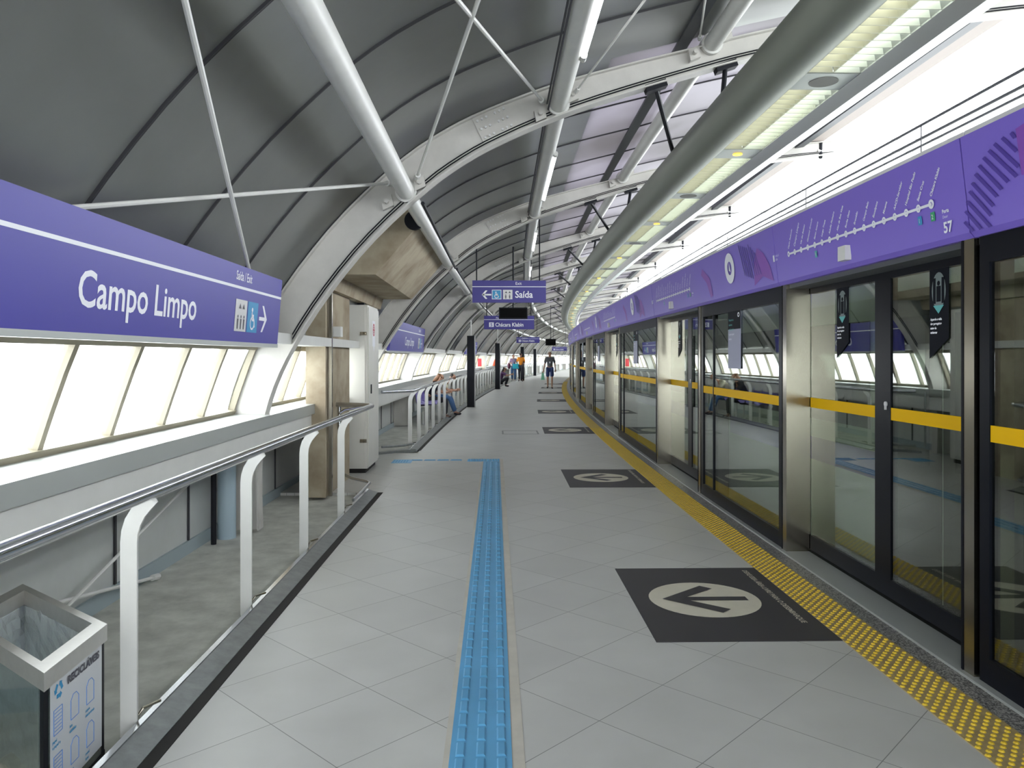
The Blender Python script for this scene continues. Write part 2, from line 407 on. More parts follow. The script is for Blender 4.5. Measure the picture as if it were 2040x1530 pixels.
# left windows: one structure per bay, with frame and panes
for k in range(len(RIBS) - 1):
    a, e = RIBS[k] + .02, RIBS[k + 1] - .02
    root = bpy.data.objects.new('window_%d' % (k + 1), None); COL.objects.link(root); root.location = T(-2.3, a, 1.0); root['kind'] = 'structure'
    ss = steps(a, e, 1.25); f = MB()
    f.sweep([(-2.33, 1.0), (-2.27, 1.0), (-2.25, 1.035), (-2.31, 1.045)], ss)
    f.sweep([(-2.36, 1.0), (-2.335, 1.0), (-2.335, 1.02), (-2.36, 1.02)], ss)
    f.sweep([(-2.12, 1.56), (-2.07, 1.56), (-2.07, 1.61), (-2.12, 1.61)], ss)
    n = 7; dd = (e - a) / n
    for j in range(n + 1):
        q = a + j * dd; wq = .022
        pts = [(-2.30, 1.02), (-2.235, 1.22), (-2.165, 1.42), (-2.09, 1.61)]
        for i in range(3):
            (x0, z0), (x1, z1) = pts[i], pts[i + 1]
            f.sweep([(x0 - .025, z0), (x0 + .03, z0), (x1 + .03, z1), (x1 - .025, z1)], [max(a, q - wq), min(e, q + wq)])
    shift(f, root.location).build('frame', M['frame'], root)
    g = MB()
    for j in range(n):
        q0, q1 = a + j * dd + wq, a + (j + 1) * dd - wq
        g.sweep([(-2.30, 1.02), (-2.235, 1.22), (-2.165, 1.42), (-2.09, 1.61)], [q0, q1], closed=False)
    shift(g, root.location).build('pane', M['winglass'], root)

# track side behind the screen doors
b = MB(); b.sweep([(2.5, -1.15), (9.2, -1.15), (9.2, -1.3), (2.5, -1.3)], steps(-8, LEN, 4)); struct('ground_track', b, 'track')
b = MB(); b.sweep([(2.42, -1.15), (2.5, -1.15), (2.5, -.02), (2.42, -.02)], steps(-8, LEN, 4)); struct('wall_platform_edge', b, 'track')
b = MB(); b.sweep([(9.2, -1.15), (9.5, -1.15), (9.5, 2.1), (9.2, 2.1)], steps(-8, LEN, 4)); struct('wall_right', b, 'farwall')
for k, x in enumerate((3.1, 4.54, 6.6, 8.04)):
    b = MB(); b.sweep([(x - .035, -1.15), (x + .035, -1.15), (x + .035, -.98), (x - .035, -.98)], steps(-8, LEN, 4))
    o = b.build('track_rail', M['railsteel']); tag(o, '%s running rail from the platform behind the screen doors' % ORD[k], 'rail', 'running rails of the track')

# ------------------------------------------------------------------ ribs
def make_rib():
    r = thing('roof_rib', 'x', 'roof rib')
    b = MB(); n = len(IN)
    for y in (-.008, .008):
        b.add([(x, y, z) for x, z in IN] + [(x, y, z) for x, z in OUT], [(i, i + 1, n + i + 1, n + i) for i in range(n - 1)])
    b.build('web', M['ribpaint'], r)
    def flange(L, t, wd):
        L2 = offs(L, t); q = MB(); n = len(L)
        vs = [(x, -wd, z) for x, z in L] + [(x, wd, z) for x, z in L] + [(x, wd, z) for x, z in L2] + [(x, -wd, z) for x, z in L2]
        fs = []
        for i in range(n - 1):
            for k in range(4):
                c, d = k * n, ((k + 1) % 4) * n
                fs.append((c + i, d + i, d + i + 1, c + i + 1))
        fs += [(0, n, 2 * n, 3 * n), (n - 1, 2 * n - 1, 3 * n - 1, 4 * n - 1)]
        return q.add(vs, fs)
    flange(IN, -.014, .07).build('bottom_flange', M['ribpaint'], r, True)
    flange(OUT, .014, .06).build('top_flange', M['ribpaint'], r, True)
    c = MB()
    for d in (.035, .055):
        L = offs(IN, d)[12:]; c.tube([(x, -.02, z) for x, z in L], .006, 6)
    c.build('cable', M['blackm'], r)
    # bolted splice and tube brackets
    i = next(i for i, p in enumerate(IN) if p[0] > -.05); mid = offs(IN, .16)
    p = Vector((mid[i][0], 0, mid[i][1])); t = Vector((mid[i + 1][0] - mid[i - 1][0], 0, mid[i + 1][1] - mid[i - 1][1])).normalized(); nn = Vector((-t.z, 0, t.x))
    MB().obox(p + Vector((0, -.014, 0)), t * .16, Vector((0, .006, 0)), nn * .12).build('splice_plate', M['ribpaint'], r)
    bl = MB()
    for u in range(-3, 4):
        for v in (-.08, 0, .08):
            if u: q = p + t * u * .042 + nn * v; bl.tube([q + Vector((0, -.02, 0)), q + Vector((0, -.036, 0))], .011, 6)
    bl.build('bolt', M['greyic'], r)['kind'] = 'stuff'
    for x0, z0 in TUBES:
        for sx in (-.16, .12):
            g = MB(); q = Vector((x0 + sx, -.02, z0 + sx * .6)); g.obox(q, (.045, 0, .02), (0, .05, 0), (-.01, 0, .05)); g.tube([q - Vector((0, .04, 0)), q - Vector((0, .1, 0))], .02, 8)
            g.build('bracket', M['ribpaint'], r)
    return r
TUBES = [(-.78, 2.94), (.55, 3.71), (1.90, 4.25)]
rib0 = freeze(make_rib())
for k, s in enumerate(RIBS):
    o = rib0 if k == 0 else dup(rib0)
    at(o, 0, s); o['group'] = 'white arched roof ribs'
    o['label'] = ('white arched steel roof rib just behind the camera' if k == 0 else 'white arched steel roof rib overhead beside the camera' if k == 1 else
                  '%s white arched steel roof rib ahead, counted from the large station-name sign' % ORD[k - 2])
# purlin tubes, conduits, light tubes and cross bracing bay by bay
names = ['left', 'middle', 'right']
for k in range(len(RIBS) - 1):
    a, e = RIBS[k], RIBS[k + 1]
    for j, (x, z) in enumerate(TUBES):
        root = thing('roof_tube', '%s roof tube between the ribs of the %s bay from the camera' % (names[j], ORD[k]), 'tube', T(x, a + .03, z), 0, 'white tubes between the roof ribs')
        rr = (.075, .08, .075)[j]
        shift(MB().tube([T(x, a + .03, z), T(x, e - .03, z)], rr, 20), root.location).build('pipe', M['white'], root, True)
        for q in (a + .035, e - .035):
            shift(MB().tube([T(x, q - .02, z), T(x, q + .02, z)], rr + .02, 20), root.location).build('end_collar', M['white'], root, True)
    if k < 12:
        r = thing('tube_lamp', 'lit tube lamp along the middle roof tube in the %s bay' % ORD[k], 'lamp', T(.63, a + 1.4, 3.66), 0, 'tube lamps under the middle roof tube')
        shift(MB().tube([T(.635, a + 1.5, 3.665), T(.635, a + 3.75, 3.665)], .02, 10), r.location).build('lamp_tube', M['tube'], r, True)
        for q in (a + 1.45, a + 3.8):
            c = MB().tube([T(.635, q - .04, 3.665), T(.635, q + .04, 3.665)], .026, 10); c.tube([T(.635, q, 3.665), T(.57, q, 3.70)], .012, 6)
            shift(c, r.location).build('clip', M['white'], r)
        o = MB(); o.tube([T(.46, a + .05, 3.66), T(.46, e - .05, 3.66)], .008, 6); o.tube([T(.45, a + .05, 3.71), T(.45, e - .05, 3.71)], .008, 6)
        o = o.build('roof_cable', M['wire']); tag(o, 'thin dark cables clipped beside the middle roof tube in the %s bay' % ORD[k], 'cable', 'cables beside the middle tube')
        if k >= 2:
            o = MB().tube([T(-.64, a + .02, 2.85), T(-.66, e - .02, 2.86)], .018, 8).build('black_conduit', M['blackm'])
            tag(o, 'black conduit below the left roof tube in the %s bay' % ORD[k], 'conduit', 'black conduits below the left tube')
def rod(name, p, q, r, m, label, cat, group=None, eye=True):
    root = thing(name, label, cat, p, 0, group); p, q = Vector(p), Vector(q)
    shift(MB().tube([p, q], r, 8), p).build('bar', M[m], root, True)
    if eye:
        d = (q - p).normalized()
        for c, sg in ((p, 1), (q, -1)): shift(MB().tube([c, c + d * .09 * sg], r * 2.0, 8), p).build('turnbuckle', M[m], root)
    return root
LOW = (-2.0, 1.76)
tl, tm, tr_ = TUBES
a, e = RIBS[1], RIBS[2]
def P3(t, s): return T(t[0], s, t[1])
rod('brace_rod', P3((tl[0] - .12, tl[1] + .06), e - .1), Vector((-2.03, 2.8, 2.0)), .013, 'white', 'white brace rod running low behind the station-name sign to the left tube end', 'rod', 'crossed brace rods under the roof')
rod('brace_rod', P3((tl[0] - .1, tl[1] + .04), a + .1), P3(LOW, e - .1), .013, 'white', 'white brace rod dropping steeply behind the right part of the station-name sign', 'rod', 'crossed brace rods under the roof')
rod('brace_rod', P3((tl[0] + .1, tl[1] + .1), e - .1), P3((tm[0] - .12, tm[1]), a + .1), .013, 'white', 'white brace rod rising from the left tube end towards the top centre', 'rod', 'crossed brace rods under the roof')
rod('brace_rod', P3((tl[0] + .1, tl[1] + .1), a + .1), P3((tm[0] - .14, tm[1]), e - .1), .013, 'white', 'white brace rod ending at the middle tube bracket from upper left', 'rod', 'crossed brace rods under the roof')
rod('brace_rod', P3((tm[0] + .14, tm[1] + .08), e - .1), P3((tr_[0] - .12, tr_[1]), a + .1), .009, 'white', 'thin white brace rod right of the middle tube rising to the right', 'rod', 'crossed brace rods under the roof')
rod('brace_rod', P3((tr_[0] - .12, tr_[1] + .02), e - .08), P3((tm[0] + .14, tm[1]), a + .1), .009, 'white', 'thin white brace rod ending at the right tube bracket near the duct', 'rod', 'crossed brace rods under the roof')
rod('tie_rod', (-2.3, 6.4, .70), (-2.3, 3.5, .0), .011, 'white', 'white tie rod slanting along the lower wall behind the railing', 'rod', 'tie rods by the lower wall')
rod('tie_rod', (-2.32, 5.3, -.01), (-2.3, 1.9, .58), .011, 'white', 'white tie rod with its dark foot on the ledge behind the bin', 'rod', 'tie rods by the lower wall')
o = MB().tube([(-2.27, 6.5, -.03), (-2.27, 6.5, .9)], .075, 18).build('drain_pipe', M['pipeblue'], None, True); tag(o, 'blue-grey vertical pipe by the lower wall behind the railing', 'pipe')
o = MB().tube([(-2.3, 6.28, -.03), (-2.3, 6.28, .9)], .022, 10).build('drain_pipe', M['blackm'], None, True); tag(o, 'thin black vertical pipe beside the blue-grey pipe by the lower wall', 'pipe')

# ------------------------------------------------------------------ big duct and lighting trough
ds = steps(-6, LEN, 1.5)
b = MB(); b.tube([T(1.985, s, 3.55) for s in ds], .18, 28); o = b.build('round_duct', M['duct'], None, True)
tag(o, 'large grey-green round duct running the length of the platform beside the light trough', 'duct')
b = MB(); b.sweep([(2.50, 3.44), (2.56, 3.36), (2.64, 3.36), (2.68, 3.42), (2.68, 3.60), (2.50, 3.60)], ds); o = b.build('trough_reflector', M['reflector'], None)
tag(o, 'long polished edge rail along the right side of the light trough', 'rail')
b = MB(); b.sweep([(2.12, 3.60), (2.69, 3.60), (2.69, 3.66), (2.12, 3.66)], ds); o = b.build('trough_spine', M['gutter']); tag(o, 'dark long tray carrying the louvred lights beside the round duct', 'tray')
def make_light():
    r = thing('louvre_light', 'x', 'lamp'); L = 1.93; y0, y1 = .17, L - .17
    MB().box(.0, .17, y0, y1, .14, .145).build('lamp_glow', M['glow'], r)
    MB().box(.19, .36, y0, y1, .14, .145).build('lamp_glow', M['glowc'], r)
    b = MB()
    for x in (-.005, .175, .36): b.box(x, x + .008, y0, y1, 0, .15)
    n = 15
    for i in range(n + 1):
        y = y0 + (y1 - y0) * i / n
        for xa, xb in ((.0, .175), (.183, .36)): b.prism([(xa, y, 0), (xa, y + .035, .12), (xa, y + .041, .12), (xa, y + .008, 0)], (xb - xa, 0, 0))
    b.build('louvre', M['louvre'], r); return r
def make_plate(kind):
    r = thing('trough_plate', 'x', 'plate')
    MB().box(-.005, .365, -.155, .155, -.004, .01).build('plate', M['sill'], r)
    if kind == 0: MB().tube([(.18, 0, -.008), (.18, 0, 0)], .10, 24).build('speaker_grille', M['grille'], r)
    else: MB().tube([(.18, 0, -.012), (.18, 0, 0)], .045, 20).build('amber_lamp', M['amber'], r)
    return r
l0, p0, p1 = freeze(make_light()), freeze(make_plate(0)), freeze(make_plate(1))
s = 5.35 - 1.93 * 4; k = 0; used = set()
while s < 100:
    o = l0 if k == 0 else dup(l0)
    at(o, 2.14, s, 3.45); o['label'] = 'louvred double light, %s along the trough from the near end' % ORD[k]; o['group'] = 'louvred lights in the trough'
    src = (p0, p1)[k % 2]; o = src if k < 2 else dup(src)
    at(o, 2.14, s, 3.45); o['group'] = 'round-inset plates between the louvred lights'
    o['label'] = 'grey trough plate with %s, %s plate from the near end' % (('a round speaker grille', 'an amber lamp')[k % 2], ORD[k])
    s += 1.93; k += 1
for k, s in enumerate(RIBS[2:14]):
    for j, (p, q) in enumerate((((1.41, 3.88), (1.86, 3.66)), ((2.03, 4.06), (1.96, 3.72)))):
        A = T(p[0], s, p[1]); B = T(q[0], s + (1.3 if j == 0 else -.15), q[1])
        r = rod('duct_hanger', A, B, .022, 'blackm', '%s black strut from the %s rib ahead down to the round duct' % (('left', 'right')[j], ORD[k]), 'strut', 'black struts holding the round duct', eye=False)
        shift(MB().obox(A, (.09, 0, .03), (0, .05, 0), (-.01, 0, .03)), A).build('clamp', M['blackm'], r)
# overhead wires beyond the fascia
for k, (x, z, rr) in enumerate(((4.0, 3.68, .013), (4.05, 3.58, .014), (4.05, 3.51, .012))):
    r = thing('overhead_wire', '%s overhead traction wire beyond the violet fascia' % ('upper', 'middle', 'lower')[k], 'wire', T(x, -6, z), 0, 'overhead traction wires')
    shift(MB().tube([T(x, s, z) for s in steps(-6, 90, 3)], rr, 6), r.location).build('strand', M['wire'], r)
    if k == 0:
        d = MB()
        for s in (1.5, 4.3, 7.1, 9.84, 13.4, 17, 20.5, 24): d.tube([T(x, s, z), T(x, s, z - .28)], .006, 5)
        shift(d, r.location).build('dropper', M['wire'], r)
for k, s in enumerate(RIBS[2:12]):
    r = thing('cantilever_beam', 'pale twin-bar beam over the track, %s ahead of the camera' % ORD[k], 'beam', T(4.9, s, 4.7), 0, 'pale beams over the track')
    b = MB(); b.tube([T(4.9, s, 4.84), T(9.5, s, 4.92)], .03, 8); shift(b, r.location).build('top_bar', M['white'], r)
    b = MB(); b.tube([T(4.9, s, 4.66), T(9.5, s, 4.72)], .03, 8); shift(b, r.location).build('bottom_bar', M['white'], r)
    b = MB(); b.tube([T(4.95, s, 4.85), T(4.95, s, 4.55)], .03, 8); shift(b, r.location).build('end_post', M['blackm'], r)

# ------------------------------------------------------------------ platform edge strips
b = MB(); b.sweep([(2.085, 0), (2.19, 0), (2.19, .004), (2.085, .004)], steps(-6, LEN, 2)); struct('trim_6', b, 'granite')
b = MB(); b.sweep([(2.19, 0), (2.40, 0), (2.40, .012), (2.197, .012), (2.19, .008)], steps(-6, LEN, 2)); struct('trim_7', b, 'sill')
ys = thing('tactile_warning_strip', 'yellow tactile warning strip with raised dots along the screen doors', 'tactile paving', (1.83, 0, 0))
b = MB(); b.sweep([(1.835, 0), (2.085, 0), (2.085, .005), (1.835, .005)], steps(-4, 90, 1.5)); shift(b, ys.location).build('base_strip', M['yellow'], ys)
b = MB(); s = 1.5; i = 0
while s < 46:
    for j in range(5):
        x = 1.857 + j * .049 + (.0115 if i % 2 else -.0115); c = T(x, s, .005); r0, r1, h = .0122, .0075, .006; n = 8 if s < 9 else 5
        vs = [c + Vector((r0 * math.cos(2 * PI * q / n), r0 * math.sin(2 * PI * q / n), 0)) for q in range(n)] + [c + Vector((r1 * math.cos(2 * PI * q / n), r1 * math.sin(2 * PI * q / n), h)) for q in range(n)]
        b.add(vs, [(q, (q + 1) % n, n + (q + 1) % n, n + q) for q in range(n)] + [tuple(range(n, 2 * n))])
    s += .030 if s < 16 else .060; i += 1
o = shift(b, ys.location).build('raised_dots', M['ydot'], ys); o['kind'] = 'stuff'

# ------------------------------------------------------------------ screen doors
DOORS = [-.1, 4.69, 9.48, 15.5, 20.75, 26.2, 31.6, 37.0, 42.4, 47.8]
def make_column():
    r = thing('door_column', 'x', 'column')
    MB().box(-.0, .19, -.045, .045, .012, 2.09).build('shaft', M['steel'], r)
    b = MB(); b.box(.0, .19, .045, .055, .012, 2.09); b.box(-.004, .0, .036, .044, .012, 2.09); b.build('edge_seal', M['black'], r)
    return r
def leaf(root, x, y0, y1, stile, sticker_y, round_top, lock):
    """sliding leaf between y0 and y1; the meeting stile is at the side given by stile (+1 = y1)"""
    f = MB(); st = .095
    ya, yb = (y0, y1 - st) if stile > 0 else (y0 + st, y1)
    f.box(x, x + .045, y0, y1, .03, .14); f.box(x, x + .045, y0, y1, 1.98, 2.07)
    f.box(x, x + .045, *((y1 - st, y1) if stile > 0 else (y0, y0 + st)), .14, 1.98)
    fr = f.build('leaf_frame', M['black'], root)
    fr['label'] = 'black door leaf frame with wide meeting stile'
    MB().box(x + .008, x + .014, ya, yb, .14, 1.98).build('pane', M['psd'], fr)
    MB().box(x + .003, x + .006, ya, yb, 1.115, 1.19).build('yellow_band', M['yellowtape'], fr)
    sx = x + .002; y = sticker_y
    k = MB().prism([(sx, y - .09, 1.98), (sx, y + .09, 1.98), (sx, y + .09, 1.49), (sx, y - .09, 1.60)], (.002, 0, 0)).build('door_sticker', M['sticker'], fr)
    if root.get('detail'):
        d = MB(); xx = sx - .002
        d.disc((xx, y, 1.86), (0, .065, 0), (0, 0, .10), 1, 24)
        d.build('sticker_picture', M['stickerg'], fr)
        d = MB(); d.poly([(xx - .001, y + .05, 1.78), (xx - .001, y - .05, 1.78), (xx - .001, y, 1.735)]); d.build('sticker_arrow', M['teal'], fr)
        d = MB()
        for yy in (.04, -.04): d.box(xx - .001, xx, y + yy - .012, y + yy + .012, 1.79, 1.93)
        d.ball((xx - .001, y, 1.90), .014, 8, 5, (.1, 1, 1)); d.box(xx - .001, xx, y - .02, y + .02, 1.80, 1.885); d.build('sticker_figure', M['sticker'], fr)
        for i, tx in enumerate(('Aguarde a saída', 'dos passageiros', 'antes de', 'embarcar')):
            text('sticker_text', tx, .012, fr, (xx, y + .075, 1.70 - i * .024), (0, -1, 0), (0, 0, 1), bold=.001)
    if lock:
        q = MB(); yy = y1 - .045 if stile > 0 else y0 + .045
        q.tube([(x - .008, yy, 1.21), (x, yy, 1.21)], .016, 12); q.box(x - .01, x, yy - .006, yy + .006, 1.175, 1.2); q.build('door_lock', M['greyic'], fr)
def make_door(detail):
    r = thing('sliding_screen_door', 'x', 'screen door'); r['detail'] = 1 if detail else 0
    leaf(r, .0, 0, 1.09, -1, .55, True, False)      # local y grows away from the camera
    leaf(r, .0, -1.09, 0, +1, -.60, True, True)
    h = MB(); h.box(-.0, .05, -1.10, 1.10, 2.075, 2.20); h.box(-.03, .0, -1.10, 1.10, 2.085, 2.10); h.build('door_header', M['sill'], r)
    del r['detail']; return r
def make_fixed(detail, L=2.36):
    r = thing('fixed_screen', 'x', 'screen panel')
    f = MB(); h = L / 2
    f.box(0, .05, -h, h, .012, .13); f.box(0, .05, -h, h, 1.93, 2.09)
    for y in (-h, h - .07): f.box(0, .05, y, y + .07, .13, 1.93)
    f.box(0, .05, h - .46, h - .44, .13, 1.93)
    fr = f.build('panel_frame', M['black'], r)
    MB().box(.012, .02, -h + .07, h - .46, .13, 1.93).build('pane', M['psd'], r)
    MB().box(.012, .02, h - .44, h - .07, .13, 1.93).build('pane', M['psd'], r)
    MB().box(.005, .009, -h + .07, h - .07, 1.115, 1.19).build('yellow_band', M['yellowtape'], r)
    k = MB().box(.002, .005, -.16, .22, 1.39, 1.93).build('panel_sticker', M['lilac'], r)
    if detail:
        MB().box(.001, .002, -.16, .22, 1.76, 1.93).build('sticker_head', M['sticker'], k)
        MB().disc((0, -.10, 1.89), (0, .03, 0), (0, 0, .022), 1, 16, .55).build('sticker_logo', M['print'], k)
        for i, tx in enumerate(('Respeite os', 'assentos', 'preferenciais', 'e ajude quem', 'precisa')):
            text('sticker_text', tx, .022, k, (.0005, .19, 1.84 - i * .045), (0, -1, 0), (0, 0, 1), 'teal' if i < 3 else 'print')
    return r
c0 = freeze(make_column()); dn, dp = freeze(make_door(True)), freeze(make_door(False)); fn, fp = freeze(make_fixed(True)), freeze(make_fixed(False))
usedp = set()
def inst(src):
    if src.name in usedp: return dup(src)
    usedp.add(src.name); return src
for k, c in enumerate(DOORS):
    nm = 'nearest to the camera, half out of frame' if k == 0 else '%s one ahead of the camera' % ORD[k - 1]
    o = inst(dn if k in (1, 2, 3) else dp); at(o, 2.405, c); o['group'] = 'glass sliding doors of the screen wall'
    o['label'] = 'two-leaf glass sliding screen door with yellow band, ' + nm
    for j, sgn in enumerate((-1, 1)):
        o = inst(c0); at(o, 2.225, c + sgn * 1.145)
        o['label'] = '%s steel column of the sliding door %s' % (('near', 'far')[j], nm); o['group'] = 'steel columns beside the sliding doors'
for k in range(len(DOORS) - 1):
    a, e = DOORS[k] + 1.2, DOORS[k + 1] - 1.2; L = e - a
    nn = 1 if L < 2.8 else (1 if L < 3.2 else 2)
    if abs(L - 2.39) < .05:
        o = inst(fn if k == 1 else fp)
    else:
        o = freeze(make_fixed(k < 4, L - .03))
    at(o, 2.235, (a + e) / 2); o['group'] = 'fixed glass panels of the screen wall'
    o['label'] = 'fixed glass screen panel with yellow band %s' % ('at the right picture edge' if k == 0 else 'just beyond the %s sliding door ahead' % ORD[k - 1])

# ------------------------------------------------------------------ violet fascia above the doors
FX0, FZ0, FX1, FZ1 = 2.20, 2.058, 2.15, 2.515
def fpt(y, z, d=.002):
    t = (z - FZ0) / (FZ1 - FZ0); return (FX0 + (FX1 - FX0) * t - d, y, z)
def pf(mb, pts, d=.003): return mb.poly([fpt(y, z, d) for y, z in pts])
BND = []
for k, c in enumerate(DOORS): BND += [(c - 1.2, c + 1.2, 'door', k)] + ([(c + 1.2, DOORS[k + 1] - 1.2, 'mid', k)] if k < len(DOORS) - 1 else [])
BND = [(-6, DOORS[0] - 1.2, 'plain', 0)] + BND + [(DOORS[-1] + 1.2 + 4 * i, DOORS[-1] + 1.2 + 4 * i + 4, 'plain', 9 + i) for i in range(1)]
STN = ['Capão Redondo', 'Campo Limpo', 'Vila das Belezas', 'Giovanni Gronchi', 'Santo Amaro', 'Largo Treze', 'Adolfo Pinheiro', 'Alto da Boa Vista', 'Borba Gato',
       'Brooklin', 'Campo Belo', 'Eucaliptos', 'Moema', 'AACD-Servidor', 'Hospital São Paulo', 'Santa Cruz', 'Chácara Klabin']
SLN = [((3.201, 2.43), (3.123, 2.35)), ((3.254, 2.419), (3.121, 2.285)), ((3.294, 2.401), (3.14, 2.25)), ((3.335, 2.38), (3.193, 2.239)), ((3.37, 2.354), (3.239, 2.218)),
       ((3.402, 2.324), (3.273, 2.194)), ((3.431, 2.29), (3.303, 2.158)), ((3.455, 2.257), (3.325, 2.121)), ((3.48, 2.216), (3.338, 2.074)), ((3.499, 2.174), (3.403, 2.075)), ((3.514, 2.127), (3.46, 2.074)), ((3.145, 2.435), (3.125, 2.408))]
for n_, (a, e, kind, k) in enumerate(BND):
    m_ = (a + e) / 2; h = (e - a) / 2 - .004
    place_nm = {'door': 'above the sliding door', 'mid': 'just beyond the sliding door', 'plain': 'at the end of the screen wall'}[kind]
    lab = 'violet fascia %s %s' % ({'door': 'with route map', 'mid': 'with ring logo', 'plain': 'without marks'}[kind],
        (place_nm + (' at the picture edge' if k == 0 else ' %s ahead' % ORD[k - 1])) if kind != 'plain' else ('behind the camera' if n_ == 0 else 'far along the screen wall'))
    r = thing('fascia_panel', lab, 'fascia', (0, 0, 0), 0, 'violet fascia panels over the screen doors'); at(r, 0, m_)
    long_ = (e - a) > 3
    if long_ and kind == 'plain':
        b = MB(); b.sweep([(FX0, FZ0), (FX1, FZ1), (FX1 + .2, FZ1), (FX0 + .2, FZ0)], steps(a, e, 1.5)); r.location = (0, 0, 0); r.rotation_euler = (0, 0, 0); b.build('panel', M['purple2'], r); continue
    b = MB()
    b.prism([(FX0 + .02, -h, FZ0 - .005), (FX0, -h, FZ0 + .02), (FX1, -h, FZ1), (FX1 + .2, -h, FZ1), (FX0 + .2, -h, FZ0 - .005)], (0, 2 * h, 0)); b.build('panel', M['purple2'], r)
    MB().box(FX0 + .05, FX0 + .24, -h, h, FZ0 - .035, FZ0 - .005).build('underside_channel', M['gutter'], r)
    MB().box(FX1 + .02, FX1 + .22, -h, h, FZ1, FZ1 + .03).build('top_cover', M['white'], r)
    if kind == 'mid':
        y0 = -.05
        g = MB(); c = fpt(y0, 2.32, .004); g.disc(c, (0, -1, 0), (-.109, 0, 1), .14, 32, .062); lg = g.build('ring_logo', M['print'], r)
        g = MB(); pf(g, [(y0 - .005, 2.375), (y0 + .02, 2.30), (y0 - .03, 2.285)], .006); g.build('logo_wedge', M['print'], lg)
        if 0 < k < 5:
            g = MB()
            for i in range(9):
                yy = y0 - .30 - i * .05
                z1 = 2.49 - .012 * i; z0 = z1 - .28
                if i > 4: z1, z0 = 2.46 - .03 * (i - 5), 2.18
                pf(g, [(yy, z1), (yy - .016, z1), (yy - .116, z0), (yy - .10, z0)], .003)
            g.build('dark_slashes', M['dpurple'], r)
            g = MB(); pf(g, [(y0 - .62, 2.10), (y0 - .66, 2.28), (y0 - .76, 2.40), (y0 - .90, 2.34), (y0 - 1.02, 2.22), (y0 - 1.06, 2.10), (y0 - .84, 2.16)], .002); g.build('magenta_shape', M['magenta'], r); g = MB()
            pf(g, [(y0 + .62, 2.12), (y0 + .68, 2.30), (y0 + .92, 2.42), (y0 + .98, 2.36), (y0 + .80, 2.26), (y0 + .70, 2.10)], .002); g.build('magenta_shape', M['magenta'], r)
        if k == 0:   # near panel at the right picture edge: dark slashes growing towards a lighter shape
            g = MB()
            for (y1, z1), (y2, z2) in SLN:
                pf(g, [(y1 - m_ + .009, z1), (y1 - m_ - .009, z1 + .006), (y2 - m_ - .009, z2 + .006), (y2 - m_ + .009, z2)], .004)
            g.build('dark_slashes', M['dpurple'], r)
            g = MB(); pf(g, [(3.116 - m_, 2.445), (2.80 - m_, 2.49), (2.78 - m_, 2.20), (3.109 - m_, 2.252)], .003); g.build('magenta_shape', M['magenta'], r)
    if kind == 'door':
        # line map with seventeen stops, read towards the camera
        ya, yb = 5.61 - 4.69, 3.76 - 4.69; z = 2.262
        g = MB(); pf(g, [(ya, z + .007), (ya, z - .007), (yb, z - .007), (yb, z + .007)], .003); mp = g.build('route_line', M['print'], r)
        for i in range(17):
            y = ya + (yb - ya) * i / 16; g = MB(); g.disc(fpt(y, z, .005), (0, -1, 0), (-.109, 0, 1), .021 if i < 16 else .024, 14, .010)
            g.build('route_stop', M['print'], mp)
        MB().box(FX0 - .045, FX0 - .005, -.03, .07, 2.10, 2.19).build('sensor_box', M['white'], r)
        g = MB(); pf(g, [(ya + .12, z + .03), (ya + .09, z + .0), (ya + .155, z + .0)], .004)
        if k < 4:
            for i, nme in enumerate(STN):
                y = ya + (yb - ya) * i / 16
                c45, s45 = math.cos(math.radians(52)), math.sin(math.radians(52))
                text('stop_name', nme, .018 if i != 1 else .024, mp, fpt(y - .005, z + .035, .001), (-.109 * s45, -c45, s45), (-.109 * c45, s45, c45), bold=.0008)
            for i, (mm, ch) in {4: ('teal', '9'), 15: ('cyan', '1'), 16: ('green', '2')}.items():
                y = ya + (yb - ya) * i / 16; g = MB(); pf(g, [(y + .018, z - .04), (y - .018, z - .04), (y - .018, z - .085), (y + .018, z - .085)], .003)
                g.build('line_badge', M[mm], mp); text('badge_digit', ch, .024, mp, fpt(y + .009, z - .075, .004), (0, -1, 0), (-.109, 0, 1))
            g = MB(); yy = ya + .30; pf(g, [(yy + .02, z + .03), (yy - .01, z + .03), (yy - .01, z - .02), (yy + .02, z - .02)], .003); g.build('line_badge', M['print'], mp)
            text('line_name', 'Linha 5', .018, mp, fpt(yy - .03, z + .012, .002), (0, -1, 0), (-.109, 0, 1)); text('line_name', 'Lilás', .018, mp, fpt(yy - .03, z - .015, .002), (0, -1, 0), (-.109, 0, 1))
            text('door_word', 'Porta', .018, r, fpt(yb - .08, 2.20, .002), (0, -1, 0), (-.109, 0, 1), bold=.001)
            text('door_word', 'Door', .014, r, fpt(yb - .08, 2.175, .002), (0, -1, 0), (-.109, 0, 1))
            if k == 1: text('door_number', '57', .052, r, fpt(yb - .078, 2.105, .002), (0, -1, 0), (-.109, 0, 1), bold=.002)

